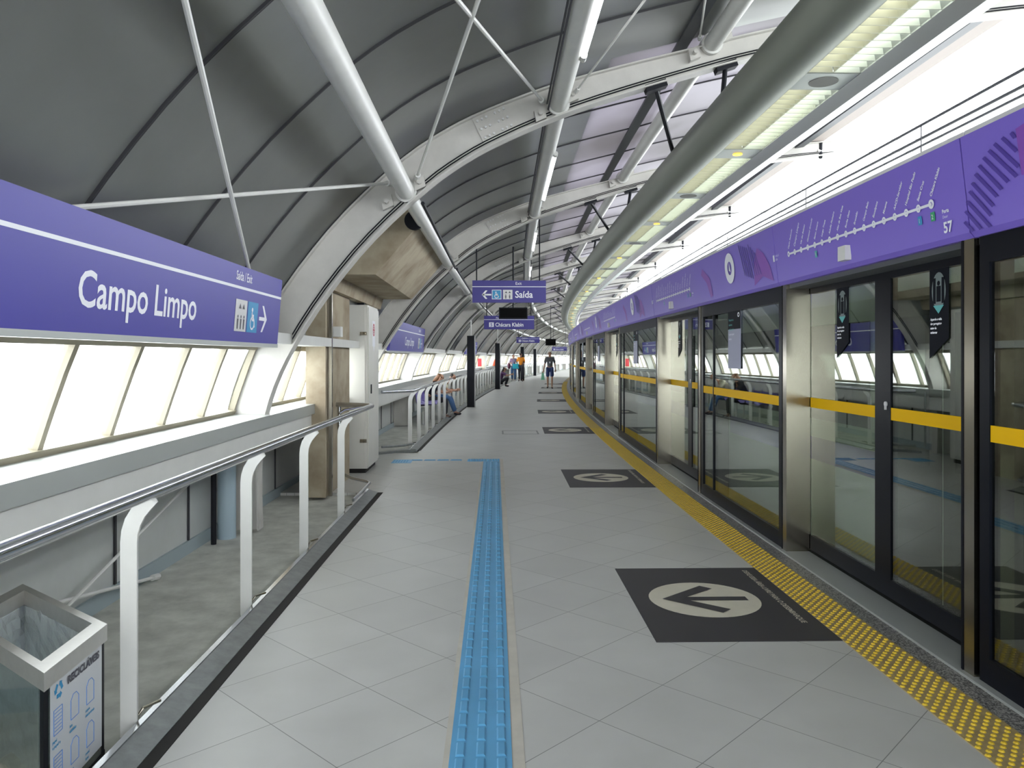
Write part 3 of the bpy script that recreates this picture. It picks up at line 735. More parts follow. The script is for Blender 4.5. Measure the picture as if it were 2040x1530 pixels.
# ------------------------------------------------------------------ station-name signs on the left
def rect(mb, x0, x1, z0, z1, y): return mb.poly([(x0, y, z0), (x1, y, z0), (x1, y, z1), (x0, y, z1)])
def person_icon(mb, o, u, v, s, sign=1):
    o, u, v = Vector(o), Vector(u), Vector(v)
    mb.disc(o + v * s * .82, u, v, s * .11, 12)
    P = lambda a, b: o + u * (a * s) + v * (b * s)
    mb.poly([P(-.16, .68), P(.16, .68), P(.13, .36), P(.10, 0), (P(-.10, 0)), P(-.13, .36)][::-1] if sign < 0 else [P(-.16, .68), P(-.13, .36), P(-.10, 0), P(.10, 0), P(.13, .36), P(.16, .68)])
def wheelchair(mb, o, u, v, s):
    o, u, v = Vector(o), Vector(u), Vector(v); P = lambda a, b: o + u * (a * s) + v * (b * s)
    mb.disc(P(-.08, .85), u, v, s * .10, 12); mb.disc(P(.0, .28), u, v, s * .30, 20, s * .22)
    for a, b_ in (((-.10, .75), (-.06, .42)), ((-.06, .42), (.22, .42)), ((.22, .42), (.32, .10)), ((-.07, .60), (.16, .60))):
        A, B = P(*a), P(*b_); d = (B - A).normalized(); n = (u.cross(v)).cross(d) * s * .055
        mb.poly([A - n, B - n, B + n, A + n])
def station_sign(s0, s1, full, label):
    r = thing('station_sign', label, 'sign', T(-1.70, (s0 + s1) / 2, 1.85), ang((s0 + s1) / 2), 'station-name signs on the left')
    h = (s1 - s0) / 2; x0, x1, z0, z1 = -.01, .03, 1.60 - 1.85, 2.10 - 1.85
    def sp(y, z, d=.002): t = (z - z0) / (z1 - z0); return (x0 + (x1 - x0) * t + d, y, z)
    MB().prism([(x0, -h, z0), (x0 - .045, -h, z0), (x1 - .045, -h, z1), (x1, -h, z1)], (0, 2 * h, 0)).build('panel', M['purple'], r)
    MB().prism([(x0 + .003, -h, z0 - .028), (x0 - .045, -h, z0 - .028), (x0 - .045, -h, z0), (x0 + .003, -h, z0)], (0, 2 * h, 0)).build('bottom_rail', M['sill'], r)
    Q = lambda mb, a, b_, c, d, o=.002: mb.poly([sp(a, c, o), sp(b_, c, o), sp(b_, d, o), sp(a, d, o)])
    Q(MB(), -h, h, .098, .116).build('white_line', M['print'], r)
    c = s0 + h; U, V = (0, 1, 0), (.076, 0, 1)
    def Y(s): return s - c + (h - (6.34 - c) if False else 0)
    off = h - 6.34 * .95      # the lettering keeps the same place relative to the far end
    text('station_name', 'Campo Limpo', .156, r, sp(3.135 + off, -.14, .0), U, V, bold=.003, squeeze=.99)
    text('exit_text', 'Saída / Exit', .060, r, sp(4.978 + off, .155, .0), U, V, bold=.001, squeeze=.86)
    q = MB(); Q(q, 5.006 + off, 5.234 + off, -.18, .03); ic = q.build('lift_pictogram', M['greyic'], r)
    q = MB()
    for i in (-.06, 0, .06): person_icon(q, sp(5.120 + off + i, -.165, .004), U, V, .10)
    for i in (-.03, .04): q.poly([sp(5.120 + off + i - .025, -.03, .004), sp(5.120 + off + i + .025, -.03, .004), sp(5.120 + off + i, .005, .004)])
    q.build('pictogram_figures', M['darkic'], ic)
    q = MB(); Q(q, 5.253 + off, 5.472 + off, -.18, .03); ic = q.build('wheelchair_pictogram', M['cyan'], r)
    q = MB(); wheelchair(q, sp(5.358 + off, -.16, .004), U, V, .16); q.build('pictogram_figures', M['print'], ic)
    q = MB(); Q(q, 5.510 + off, 5.652 + off, -.088, -.062)
    for sg in (-1, 1): q.poly([sp(5.695 + off, -.075, .002), sp(5.605 + off, -.075 + sg * .095, .002), sp(5.567 + off, -.075 + sg * .095, .002), sp(5.648 + off, -.075, .002)][::sg])
    q.build('arrow', M['print'], r)
    b = MB()
    for y in (-h + .3, h - .15): b.tube([(-.06, y, z1 - .02), (-.35, y, z1 + .12)], .015, 8)
    b.build('wall_bracket', M['white'], r)
    return r
station_sign(1.76, 6.02, True, 'long violet station-name sign reading Campo Limpo at the upper left')
station_sign(12.0, 16.5, True, 'violet station-name sign further along the left side, beyond the white cabinet')
station_sign(27.2, 31.5, True, 'small distant violet station-name sign behind the nearest dark post')

# ------------------------------------------------------------------ hanging signs
def hang_sign(s, xa, xb, za, zb, kind, label, rods, zr):
    xc = (xa + xb) / 2; r = thing('hanging_sign', label, 'sign', (0, 0, 0), 0, 'violet signs hanging over the platform')
    r.location = (xc, T(0, s).y, za); r.rotation_euler = (0, 0, 0); h = (xb - xa) / 2; H = zb - za
    MB().box(-h, h, 0, .07, 0, H).build('panel', M['purple3'], r)
    y = -.002; U, V = (1, 0, 0), (0, 0, 1); ln = H * .70
    q = MB(); rect(q, -h, h, ln, ln + .010, y); q.build('white_line', M['print'], r)
    if kind == 'exit':
        q = MB(); cx, cz = -h + .22, .12; rect(q, cx - .06, cx + .07, cz - .012, cz + .012, y)
        for sg in (-1, 1): q.poly([(cx - .075, y, cz), (cx - .02, y, cz + sg * .065), (cx + .012, y, cz + sg * .065), (cx - .038, y, cz)][::-sg])
        q.build('arrow', M['print'], r)
        q = MB(); rect(q, -h + .30, -h + .445, .05, .195, y); f = q.build('pictogram_border', M['print'], r)
        q = MB(); rect(q, -h + .308, -h + .437, .058, .187, y - .001); q.build('wheelchair_pictogram', M['cyan'], f)
        q = MB(); wheelchair(q, (-h + .37, y - .002, .068), U, V, .105); q.build('pictogram_figures', M['print'], f)
        q = MB(); rect(q, -h + .47, -h + .615, .05, .195, y); f = q.build('lift_pictogram', M['greyic'], r)
        q = MB()
        for i in (-.03, .03): person_icon(q, (-h + .5425 + i, y - .001, .06), U, V, .07)
        for i in (-.025, .03): q.poly([(-h + .5425 + i - .02, y - .001, .145), (-h + .5425 + i + .02, y - .001, .145), (-h + .5425 + i, y - .001, .175)])
        q.build('pictogram_figures', M['darkic'], f)
        text('exit_word', 'Saída', .105, r, (-h + .655, y, .075), U, V, bold=.002, squeeze=.92)
        text('exit_word_small', 'Exit', .045, r, (-h + .66, y, ln + .035), U, V)
    else:
        q = MB(); rect(q, -h + .11, -h + .215, .05, .15, y); f = q.build('line_badge', M['print'], r)
        text('badge_digit', '5', .07, f, (-h + .137, y - .002, .065), U, V, 'purple', bold=.002)
        text('destination', 'Chácara Klabin', .085, r, (-h + .245, y, .06), U, V, bold=.002, squeeze=.86)
        text('platform_word', 'Plataforma 2', .04, r, (-h + .26, y, ln + .02), U, V)
    b = MB()
    for i, x in enumerate(rods): b.tube([(x - xc, .035, H), (x - xc, .035, zr[i] - za)], .010, 8)
    b.build('hanging_rods', M['blackm'], r)
    return r
hang_sign(11.72, -.354, .777, 2.335, 2.675, 'exit', 'nearest hanging violet sign reading Saída with arrow and two pictograms', (-.29, .68), (3.22, 3.62))
hang_sign(16.7, -.25, .85, 2.105, 2.40, 'line', 'second hanging violet sign reading Chácara Klabin below the black display', (-.19, .78), (3.3, 3.66))
hang_sign(36.7, 1.01, 2.12, 2.17, 2.45, 'line', 'third hanging violet sign, small and distant, near the middle of the platform', (1.1, 2.0), (3.6, 3.9))
hang_sign(56.7, 4.2, 5.3, 1.95, 2.25, 'line', 'tiny farthest hanging violet sign beside the screen wall', (4.3, 5.2), (3.8, 4.1))
def display(s, xa, xb, za, zb, zt, label):
    xc = (xa + xb) / 2; r = thing('hanging_display', label, 'display', (xc, s, za), 0, 'black hanging displays'); h = (xb - xa) / 2
    MB().box(-h, h, 0, .1, 0, zb - za).build('housing', M['blackm'], r)
    MB().box(-h + .02, h - .02, -.004, 0, .02, zb - za - .02).build('screen', M['screen'], r)
    MB().tube([(0, .05, zb - za), (0, .05, zt - za)], .014, 8).build('pole', M['blackm'], r)
display(14.5, .067, .61, 2.225, 2.44, 3.60, 'black hanging display just above the Chácara Klabin sign')
display(36.0, 2.37, 2.85, 2.04, 2.35, 3.95, 'small black hanging display far away above the walking man')

# ------------------------------------------------------------------ left railings
def bent_post(x, s, root, top=.93):
    b = MB(); t = .006; path = [(x, -.02), (x, .76), (x + .004, .80), (x + .016, .84), (x + .04, .88), (x + .075, .912), (x + .105, .932)]
    L = offs(path, lambda i: .033 if i < 5 else (.028, .02)[i - 5]); Rr = offs(path, lambda i: -.033 if i < 4 else (-.03, -.024, -.016)[i - 4]); n = len(path)
    for q in (-t, t): pass
    vs = [T(a, s - t, z) for a, z in L] + [T(a, s - t, z) for a, z in Rr] + [T(a, s + t, z) for a, z in Rr] + [T(a, s + t, z) for a, z in L]
    fs = []
    for i in range(n - 1):
        for k in range(4): c, d = k * n, ((k + 1) % 4) * n; fs.append((c + i, d + i, d + i + 1, c + i + 1))
    fs += [(0, n, 2 * n, 3 * n), (n - 1, 2 * n - 1, 3 * n - 1, 4 * n - 1)]
    b.add(vs, fs); shift(b, root.location).build('post', M['white'], root)
    h = MB(); h.tube([T(x + .03, s + .01, .015), T(x + .03, s + .01, .06), T(x + .045, s + .02, .085), T(x + .085, s + .09, .085)], .006, 6); shift(h, root.location).build('hook', M['steel'], root)
def railing(label, posts, a, e, start=None, end=None, xr=-1.375, xp=-1.465):
    r = thing('platform_railing', label, 'railing', T(-1.42, a, 0), 0, 'railings along the left platform edge')
    path = (start or []) + [T(xr, s, .958) for s in steps(a, e, 1.0)] + (end or [])
    shift(MB().tube(path, .027, 14), r.location).build('handrail', M['chrome'], r, True)
    for s in posts: bent_post(xp, s, r)
    c = MB(); ss = steps(a, e, 1.0)
    c.sweep([(-1.415, -.02), (-1.305, -.015), (-1.305, .006), (-1.405, .036)], ss)
    o = shift(c, r.location).build('toe_board', M['curb'], r)
    c = MB(); c.sweep([(-1.435, -.02), (-1.412, -.02), (-1.405, .042), (-1.428, .046)], ss); shift(c, r.location).build('toe_lip', M['chrome'], r)
    c = MB(); c.sweep([(-1.306, -.01), (-1.25, -.01), (-1.25, .003), (-1.306, .003)], ss); shift(c, r.location).build('dark_gap_strip', M['dullblack'], r)  # gap between curb and floor painted as a flat black strip
    return r
r1 = railing('near left railing with thick handrail and white bent posts beside the bin', (1.66, 3.085, 4.52, 5.87, 7.26), -5, 8.45,
             end=[(-1.40, 8.55, .958), (-1.50, 8.62, .958), (-1.92, 8.75, .958)])
b = MB(); b.tube([(-1.39, 7.5, .10), (-1.38, 8.4, .115), (-1.42, 8.5, .115), (-1.62, 8.66, .13), (-1.76, 8.76, .17), (-1.79, 8.80, .30), (-1.79, 8.80, .93)], .018, 10)
b.tube([(-1.40, 8.45, .958), (-1.62, 8.2, .93), (-1.66, 8.15, .90)], .014, 8)
shift(b, r1.location).build('end_loop', M['chrome'], r1, True)
r2 = railing('middle left railing from the white cabinet past the lilac seats', [12.55 + 1.2 * i for i in range(26)], 12.2, 44,
             start=[(-1.75, 11.8, .958), (-1.45, 12.1, .958)])
b = MB(); b.tube([(-1.75, 11.8, .11), (-1.45, 12.1, .10), T(-1.38, 12.3, .10)], .018, 8)
b.prism([(-1.80, 11.72, -.02), (-1.84, 11.80, -.02), (-1.47, 12.25, -.02), (-1.27, 12.2, -.02)], (0, 0, .05)); b.tube([(-1.84, 11.7, .11), (-1.84, 11.7, .95)], .016, 8)
shift(b, r2.location).build('end_loop', M['curb'], r2, False)
r3 = railing('far left railing beyond the crouching person', [49.2 + 1.5 * i for i in range(22)], 49, 82)
# dark square posts
for k, s in enumerate((22.8, 35.4, 48.1, 60.7)):
    r = thing('square_post', '%s dark square post along the left railing' % ORD[k], 'post', T(-1.14 if k != 2 else -.84, s, 0), ang(s), 'dark square posts on the platform')
    MB().box(-.105, .105, -.105, .105, .0, 2.13).build('shaft', M['blackm'], r)
    MB().tube([(0, 0, 2.13), (0, 0, 3.0)], .018, 8).build('top_rod', M['white'], r)
    MB().box(.107, .135, -.03, .03, .0, 2.13).build('side_conduit', M['greyic'], r)
# ------------------------------------------------------------------ floor marks
NEARD = [4.69, 9.45, 15.6, 20.9, 26.3, 31.9, 37.2, 42.5]
for k, s in enumerate(NEARD):
    r = thing('floor_decal', '%s charcoal floor decal with a cream circle and left arrow, counted from the camera' % ORD[k], 'floor decal', (0, 0, 0), 0, 'charcoal arrow decals before the doors'); at(r, 1.34, s, .0)
    MB().box(-.495, .495, -.70, .69, 0, .003).build('vinyl', M['decal'], r)
    MB().disc((-.05, 0, .0045), (1, 0, 0), (0, 1, 0), .338, 48).build('cream_circle', M['cream'], r)
    a = MB(); z = .0060
    a.poly([(-.305, 0, z), (-.20, -.036, z), (.215, -.036, z), (.215, .036, z), (-.20, .036, z)])
    for sg in (-1, 1):
        pts = [(-.31, 0, z + .0005), (-.20, 0, z + .0005), (.0, sg * .21, z + .0005), (-.055, sg * .245, z + .0005), (-.11, sg * .232, z + .0005)]
        pts = [(-.31, 0, z + .0005), (-.19, 0, z + .0005), (.055, sg * .20, z + .0005), (-.01, sg * .262, z + .0005)]
        a.poly(pts if sg > 0 else pts[::-1])
    a.build('arrow', M['decal'], r)
    if k < 4:
        text('floor_text', 'DEIXE ESSA ÁREA LIVRE PARA O DESEMBARQUE', .034, r, (.385, .62, .0035), (0, -1, 0), (1, 0, 0), 'cream', bold=.001, squeeze=1.04)
# blue guiding path
r = thing('tactile_guide_path', 'bright blue tactile guide path running ahead and turning left to the white cabinet', 'tactile paving', (-.055, 0, 0))
b = MB(); bars = MB(); dots = MB()
pit = .232; s = 1.2
def bar(mb, xa, xb, ya, yb, z0=.004, z1=.010, ins=.006):
    mb.add([(xa, ya, z0), (xb, ya, z0), (xb, yb, z0), (xa, yb, z0), (xa + ins, ya + ins, z1), (xb - ins, ya + ins, z1), (xb - ins, yb - ins, z1), (xa + ins, yb - ins, z1)],
           [(0, 1, 5, 4), (1, 2, 6, 5), (2, 3, 7, 6), (3, 0, 4, 7), (4, 5, 6, 7)])
b.box(-.117, .117, 1.2, 10.95, 0, .004)
s = 1.2
while s < 10.8:
    for q in (-.078, 0, .078): bar(bars, q - .018, q + .018, s + .006, s + .108)
    s += .118
b.box(-.117 - .234, .117, 10.95, 11.19, 0, .004); b.box(-1.42, -1.14, 10.80, 11.16, 0, .004)
for xa in (-.351, -.117, -1.42):
    for i in range(6):
        for j in range(6): bar(dots, xa + .012 + i * .038, xa + .034 + i * .038, 10.965 + j * .037 - (.11 if xa < -1 else 0), 10.987 + j * .037 - (.11 if xa < -1 else 0))
for i in range(4):
    xa = -.60 - i * .19; b.box(xa, xa + .17, 11.06, 11.15, 0, .004); bar(bars, xa + .01, xa + .16, 11.085, 11.125)
b.build('base_strip', M['blue'], r); bars.build('guide_bars', M['blue'], r)['kind'] = 'stuff'; dots.build('warning_dots', M['blue'], r)['kind'] = 'stuff'
b = MB(); b.box(-.14, -.117, 1.2, 10.95, 0, .0015); b.box(.117, .165, 1.2, 11.2, 0, .0015); b.build('glue_margin', M['dirt'], r)
o = MB(); 
for (x0, x1, y0, y1) in ((.13, .85, 14.8, 14.83), (.13, .85, 15.47, 15.5), (.13, .16, 14.83, 15.47), (.82, .85, 14.83, 15.47)): o.box(x0, x1, y0, y1, 0, .003)
tag(o.build('access_hatch', M['hatch']), 'thin rectangular access hatch outline in the floor beside the third decal', 'hatch')

# ------------------------------------------------------------------ recycling bin behind the railing
SB = 1.36; F, Rr_, B_, L_ = [Vector((x * SB, y * SB, 0)) for x, y in ((-1.07, 1.833), (-1.09, 2.167), (-1.562, 2.556), (-1.542, 2.222))]
zt, zb = .48, -.03
bc = (F + Rr_ + B_ + L_) / 4
r = thing('recycling_bin', 'steel-framed clear recycling bin with a plastic bag inside at the lower left', 'bin', (bc.x, bc.y, zb))
Hh = zt - zb
q4 = [p - bc for p in (F, Rr_, B_, L_)]
def ring(mb, z0, z1, outer, inner):
    o_ = [p * outer for p in q4]; i_ = [p * inner for p in q4]; vs = [Vector((p.x, p.y, z)) for z in (z0, z1) for p in o_ + i_]; fs = []
    for k in range(4):
        n = (k + 1) % 4; fs += [(k, n, 8 + n, 8 + k), (4 + k, 12 + k, 12 + n, 4 + n), (k, 4 + k, 4 + n, n), (8 + k, 8 + n, 12 + n, 12 + k)]
    return mb.add(vs, fs)
ring(MB(), Hh - .062, Hh, 1.0, .80).build('rim', M['binsteel'], r)
ring(MB(), 0, .03, .97, .86).build('base_frame', M['black'], r)
b = MB(); b.prism([tuple(p * .93) for p in q4], (0, 0, .01)); b.build('bottom_plate', M['black'], r)
for k in range(4):
    p = q4[k] * .96; a = (q4[(k + 1) % 4] - q4[k]).normalized(); c = (q4[k - 1] - q4[k]).normalized(); w_ = .03
    MB().prism([p, p + a * w_, p + a * w_ + c * w_ * .6, p + c * w_], (0, 0, Hh - .06)).build('corner_post', M['black'], r)
for k in range(4):
    p, q = q4[k] * .955, q4[(k + 1) % 4] * .955; d = (q - p).normalized(); nrm = Vector((d.y, -d.x, 0)) * .004
    a, c = p + d * .03, q - d * .03
    pn = MB().prism([a, c, c + nrm, a + nrm], (0, 0, Hh - .062)).build('side_panel', M['binglass'], r)
    if k == 0:
        U = d; Vv = Vector((0, 0, 1)); og = a + nrm * 1.4 + Vector((0, 0, 0)); Lp = (c - a).length
        lb = MB().poly([og + Vv * .06, og + U * Lp + Vv * .06, og + U * Lp + Vv * (Hh - .064), og + Vv * (Hh - .064)]).build('label_sheet', mat('frosted_label', (.60, .62, .64), .4), r)
        og = og + U.cross(Vv) * .001
        text('label_title', 'RECICLÁVEIS', .026, lb, og + U * .11 + Vv * (Hh - .105), U, Vv, 'darkic', bold=.002, squeeze=1.15)
        g = MB()
        for i in range(3):
            an = i * 2 * PI / 3 + .5; cc = og + U * .055 + Vv * (Hh - .10)
            e1 = U * math.cos(an) + Vv * math.sin(an); e2 = U * -math.sin(an) + Vv * math.cos(an)
            g.poly([cc + e1 * .012 - e2 * .014, cc + e1 * .026 - e2 * .014, cc + e1 * .026 + e2 * .008, cc + e1 * .032 + e2 * .008, cc + e1 * .018 + e2 * .022, cc + e1 * .006 + e2 * .008, cc + e1 * .012 + e2 * .008])
        g.build('recycling_mark', M['cyan'], lb)
        bl = mat('label_blue', (.12, .27, .62), .5); g = MB()
        for i in range(3):
            for j in range(2):
                cx = .05 + i * .115; cz = Hh - .20 - j * .155 + (i - 1) * .0
                w2, h2 = .028, .042; pts = [(cx - w2, cz - h2), (cx + w2, cz - h2), (cx + w2, cz + h2 * (.6 if i else 1)), (cx + w2 * .4, cz + h2), (cx - w2 * .4, cz + h2), (cx - w2, cz + h2 * (.6 if i else 1))]
                for m1 in range(6):
                    A, B = pts[m1], pts[(m1 + 1) % 6]; A3 = og + U * A[0] + Vv * A[1]; B3 = og + U * B[0] + Vv * B[1]; g.tube([A3, B3], .0012, 4)
                if i == 0:
                    for m1 in range(6): z_ = cz - h2 + .012 * (m1 + 1); g.tube([og + U * (cx - w2 * .8) + Vv * z_, og + U * (cx + w2 * .8) + Vv * z_], .001, 4)
                tx = (('papel', 'e papelão'), ('plástico', 'sem resíduos'), ('lata', 'alumínio'), ('vidro', 'garrafas'), ('copos', 'descartáveis'), ('metal', 'latas'))[i * 2 + j]
                for m1, w1 in enumerate(tx): text('label_caption', w1, .010, lb, og + U * (cx - .04) + Vv * (cz - .064 - m1 * .018), U, Vv, 'cyan', bold=.0006)
        g.build('label_drawings', bl, lb)
# crinkled bag lining the bin, closed at the bottom
def bag(z0, z1, sc0, sc1, seed):
    rnd = random.Random(seed); b = MB(); n, m = 44, 12; pts = []
    for j in range(m + 1):
        t = j / m
        for i in range(n):
            u = i / n * 4; k = int(u); f = u - k; p = q4[k].lerp(q4[(k + 1) % 4], f) * (sc0 + (sc1 - sc0) * t)
            p = p * (1 + rnd.uniform(-.05, .03) * (1 if 0 < j < m else .3)); pts.append((p.x, p.y, z0 + (z1 - z0) * t + rnd.uniform(-.006, .006)))
    b.add(pts, [(j * n + i, j * n + (i + 1) % n, (j + 1) * n + (i + 1) % n, (j + 1) * n + i) for j in range(m) for i in range(n)]); return b
bg_ = bag(.03, Hh - .03, .66, .84, 3)
bg_.poly([bg_.v[i] for i in range(44)]); bg_.build('bin_bag', M['bag'], r)
b = MB(); rnd = random.Random(5)
for i in range(12):
    p = Vector((rnd.uniform(-.22, .22), rnd.uniform(-.3, .3), rnd.uniform(.05, .10))); p = q4[0] * rnd.uniform(-.45, .45) + q4[1] * rnd.uniform(-.45, .45) + Vector((0, 0, p.z)); b.ball(p, rnd.uniform(.04, .07), 9, 6, (1, 1.3, .6))
tag(shift(b, (0, 0, 0)).build('litter', M['litter'], r), kind='stuff')

# ------------------------------------------------------------------ cabinet, pier, capital
r = thing('tall_cabinet', 'tall cream steel cabinet with red emblem standing by the left railing gap', 'cabinet', (-1.79, 10.3, 0))
x0, x1, y0, y1 = -.14, .14, -.43, .43
MB().box(x0, x1, y0, y1, .06, 2.17).build('body', M['cabinet'], r)
MB().box(x0 + .02, x1 - .03, y0 + .03, y1 - .03, 0, .06).build('plinth', M['dullblack'], r)
f = MB().box(x0 + .012, x1 - .03, y0 - .018, y0 - .001, .09, 2.14).build('front_door', M['cabinet'], r)
for z in (.42, 1.80):
    b = MB(); b.box(x1 - .09, x1 - .005, y0 - .034, y0 - .018, z - .022, z + .022); b.tube([(x1 - .05, y0 - .04, z), (x1 - .02, y0 - .04, z)], .012, 8); b.build('latch', M['steel'], f)
f = MB().box(x1 + .001, x1 + .016, y0 + .02, y1 - .02, .09, 2.14).build('side_door', M['cabinet'], r)
MB().box(x1 + .016, x1 + .026, y0 + .16, y0 + .21, 1.02, 1.14).build('lock_plate', M['black'], f)
q = MB(); X = x1 + .018; q.disc((X, -.02, 1.86), (0, .085, 0), (0, 0, .085), 1, 24, .72)
for a in range(3): q.obox((X, -.02, 1.86), (.0005, 0, 0), (0, .05 * math.cos(a * PI / 3), .05 * math.sin(a * PI / 3)), (0, -.008 * math.sin(a * PI / 3), .008 * math.cos(a * PI / 3)))
q.build('red_emblem', M['red'], f)
q = MB(); q.poly([(X - .001, -.13, 1.64), (X - .001, .09, 1.64), (X - .001, .09, 1.98), (X - .001, -.13, 1.98)]); q.poly([(X, -.08, 1.66), (X, .04, 1.66), (X, -.02, 1.56)]); q.build('emblem_sheet', M['print'], f)
MB().box(-.05, .04, -.1, .0, 2.17, 2.28).build('cable_entry', M['blackm'], r)

r = thing('concrete_pier', 'rust-stained concrete pier and flared head carrying the roof on the left', 'pier', (-1.9, 8.8, 0))
def loc(p): return [(a + 1.9, c - 8.8, z) for a, c, z in p]
MB().prism(loc([(-2.02, 8.17, 0), (-1.81, 8.17, 0), (-1.81, 9.5, 0), (-2.02, 9.5, 0)]), (0, 0, 2.3)).build('shaft', M['concrete'], r)
cap = [(-2.02, 2.22), (-1.74, 2.22), (-1.70, 2.372), (-1.27, 2.372), (-.80, 2.92), (-.86, 3.07), (-1.0, 3.10), (-1.35, 2.78), (-1.72, 2.36)]
MB().prism(loc([(x, 8.1, z) for x, z in cap]), (0, 3.5, 0)).build('flared_head', M['concrete'], r)
MB().tube(loc([(-.86, 8.06, 2.94), (-.86, 8.12, 2.94)]), .10, 20).build('socket_plate', M['blackm'], r)
MB().box(.105, .14, -.55, -.50, 0, 2.2).build('cable_tray', M['steel'], r)
o = MB().box(-1.93, -1.68, 8.32, 8.44, 1.72, 1.83); o.box(-1.90, -1.86, 8.28, 8.32, 1.74, 1.80)
tag(o.build('junction_box', M['white2']), 'small white junction box on the beam beside the concrete pier', 'box')

# ------------------------------------------------------------------ seats
def make_seat():
    r = thing('moulded_chair', 'x', 'seat')
    b = MB(); prof = [(-.20, .86), (-.185, .70), (-.16, .55), (-.12, .47), (-.04, .44), (.10, .445), (.21, .455), (.235, .43)]
    n = len(prof); m = 7; vs = []
    for j in range(m):
        v = -1 + 2 * j / (m - 1); hw = .22
        for i, (x, z) in enumerate(prof):
            c = .03 * v * v; vs.append((x + (c if i < 3 else 0), v * hw * (1 - (.12 if i in (0, n - 1) else 0)), z + (c if i >= 3 else 0)))
    fs = [(j * n + i, j * n + i + 1, (j + 1) * n + i + 1, (j + 1) * n + i) for j in range(m - 1) for i in range(n - 1)]
    vs2 = [(x - .012, y, z - .014) for x, y, z in vs]; k = len(vs)
    b.add(vs + vs2, fs + [tuple(q + k for q in f[::-1]) for f in fs]); b.build('shell', M['seat'], r, True)
    b = MB(); b.tube([(-.02, 0, .43), (-.02, 0, 0)], .022, 8); b.box(-.10, .08, -.06, .06, -.03, -.015); b.box(-.06, .06, -.2, .2, .40, .43); b.build('pedestal', M['white'], r); return r
st = freeze(make_seat())
for k, s in enumerate([17.2 + .52 * i for i in range(6)]):
    o = st if k == 0 else dup(st); at(o, -1.80, s, -.03)
    o['label'] = 'lilac moulded seat behind the middle left railing, %s in the row from the camera' % ORD[k]; o['group'] = 'lilac seats behind the railing'
def board(x, s, label):
    r = thing('notice_board', label, 'board', (0, 0, 0)); at(r, x, s)
    MB().box(-.31, .31, 0, .05, .75, 1.60).build('frame', M['greyic'], r); MB().box(-.25, .25, -.004, 0, .80, 1.55).build('sheet', M['cream'], r)
    MB().box(-.10, .08, -.008, -.004, 1.05, 1.42).build('red_figure', M['red'], r)
    for q in (-.25, .25): MB().box(q - .02, q + .02, .01, .04, -.03, .75).build('leg', M['greyic'], r)
board(-2.03, 36.0, 'grey framed notice board with a red figure beyond the nearest dark post')

# ------------------------------------------------------------------ people
def skin(name, m, verts, edges, radii, parent, sub=1):
    me = bpy.data.meshes.new(name); me.from_pydata([tuple(v) for v in verts], edges, [])
    ob = bpy.data.objects.new(name, me); COL.objects.link(ob)
    md = ob.modifiers.new('s', 'SKIN'); md.use_smooth_shade = True
    if not me.skin_vertices: raise RuntimeError('no skin layer')
    for i, r in enumerate(radii):
        v = me.skin_vertices[0].data[i]; v.radius = (r, r) if not isinstance(r, tuple) else r; v.use_root = (i == 0)
    sb = ob.modifiers.new('u', 'SUBSURF'); sb.levels = sub; sb.render_levels = sub
    dg = bpy.context.evaluated_depsgraph_get(); out = bpy.data.meshes.new_from_object(ob.evaluated_get(dg))
    COL.objects.unlink(ob); bpy.data.objects.remove(ob); out.name = name; out.materials.clear(); out.materials.append(M[m])
    o = bpy.data.objects.new(name, out); COL.objects.link(o); o.parent = parent; return o
def chain(V, E, Rd, pts, rad, start=None):
    prev = start
    for p, r in zip(pts, rad):
        V.append(Vector(p)); Rd.append(r); i = len(V) - 1
        if prev is not None: E.append((prev, i))
        prev = i
    return prev
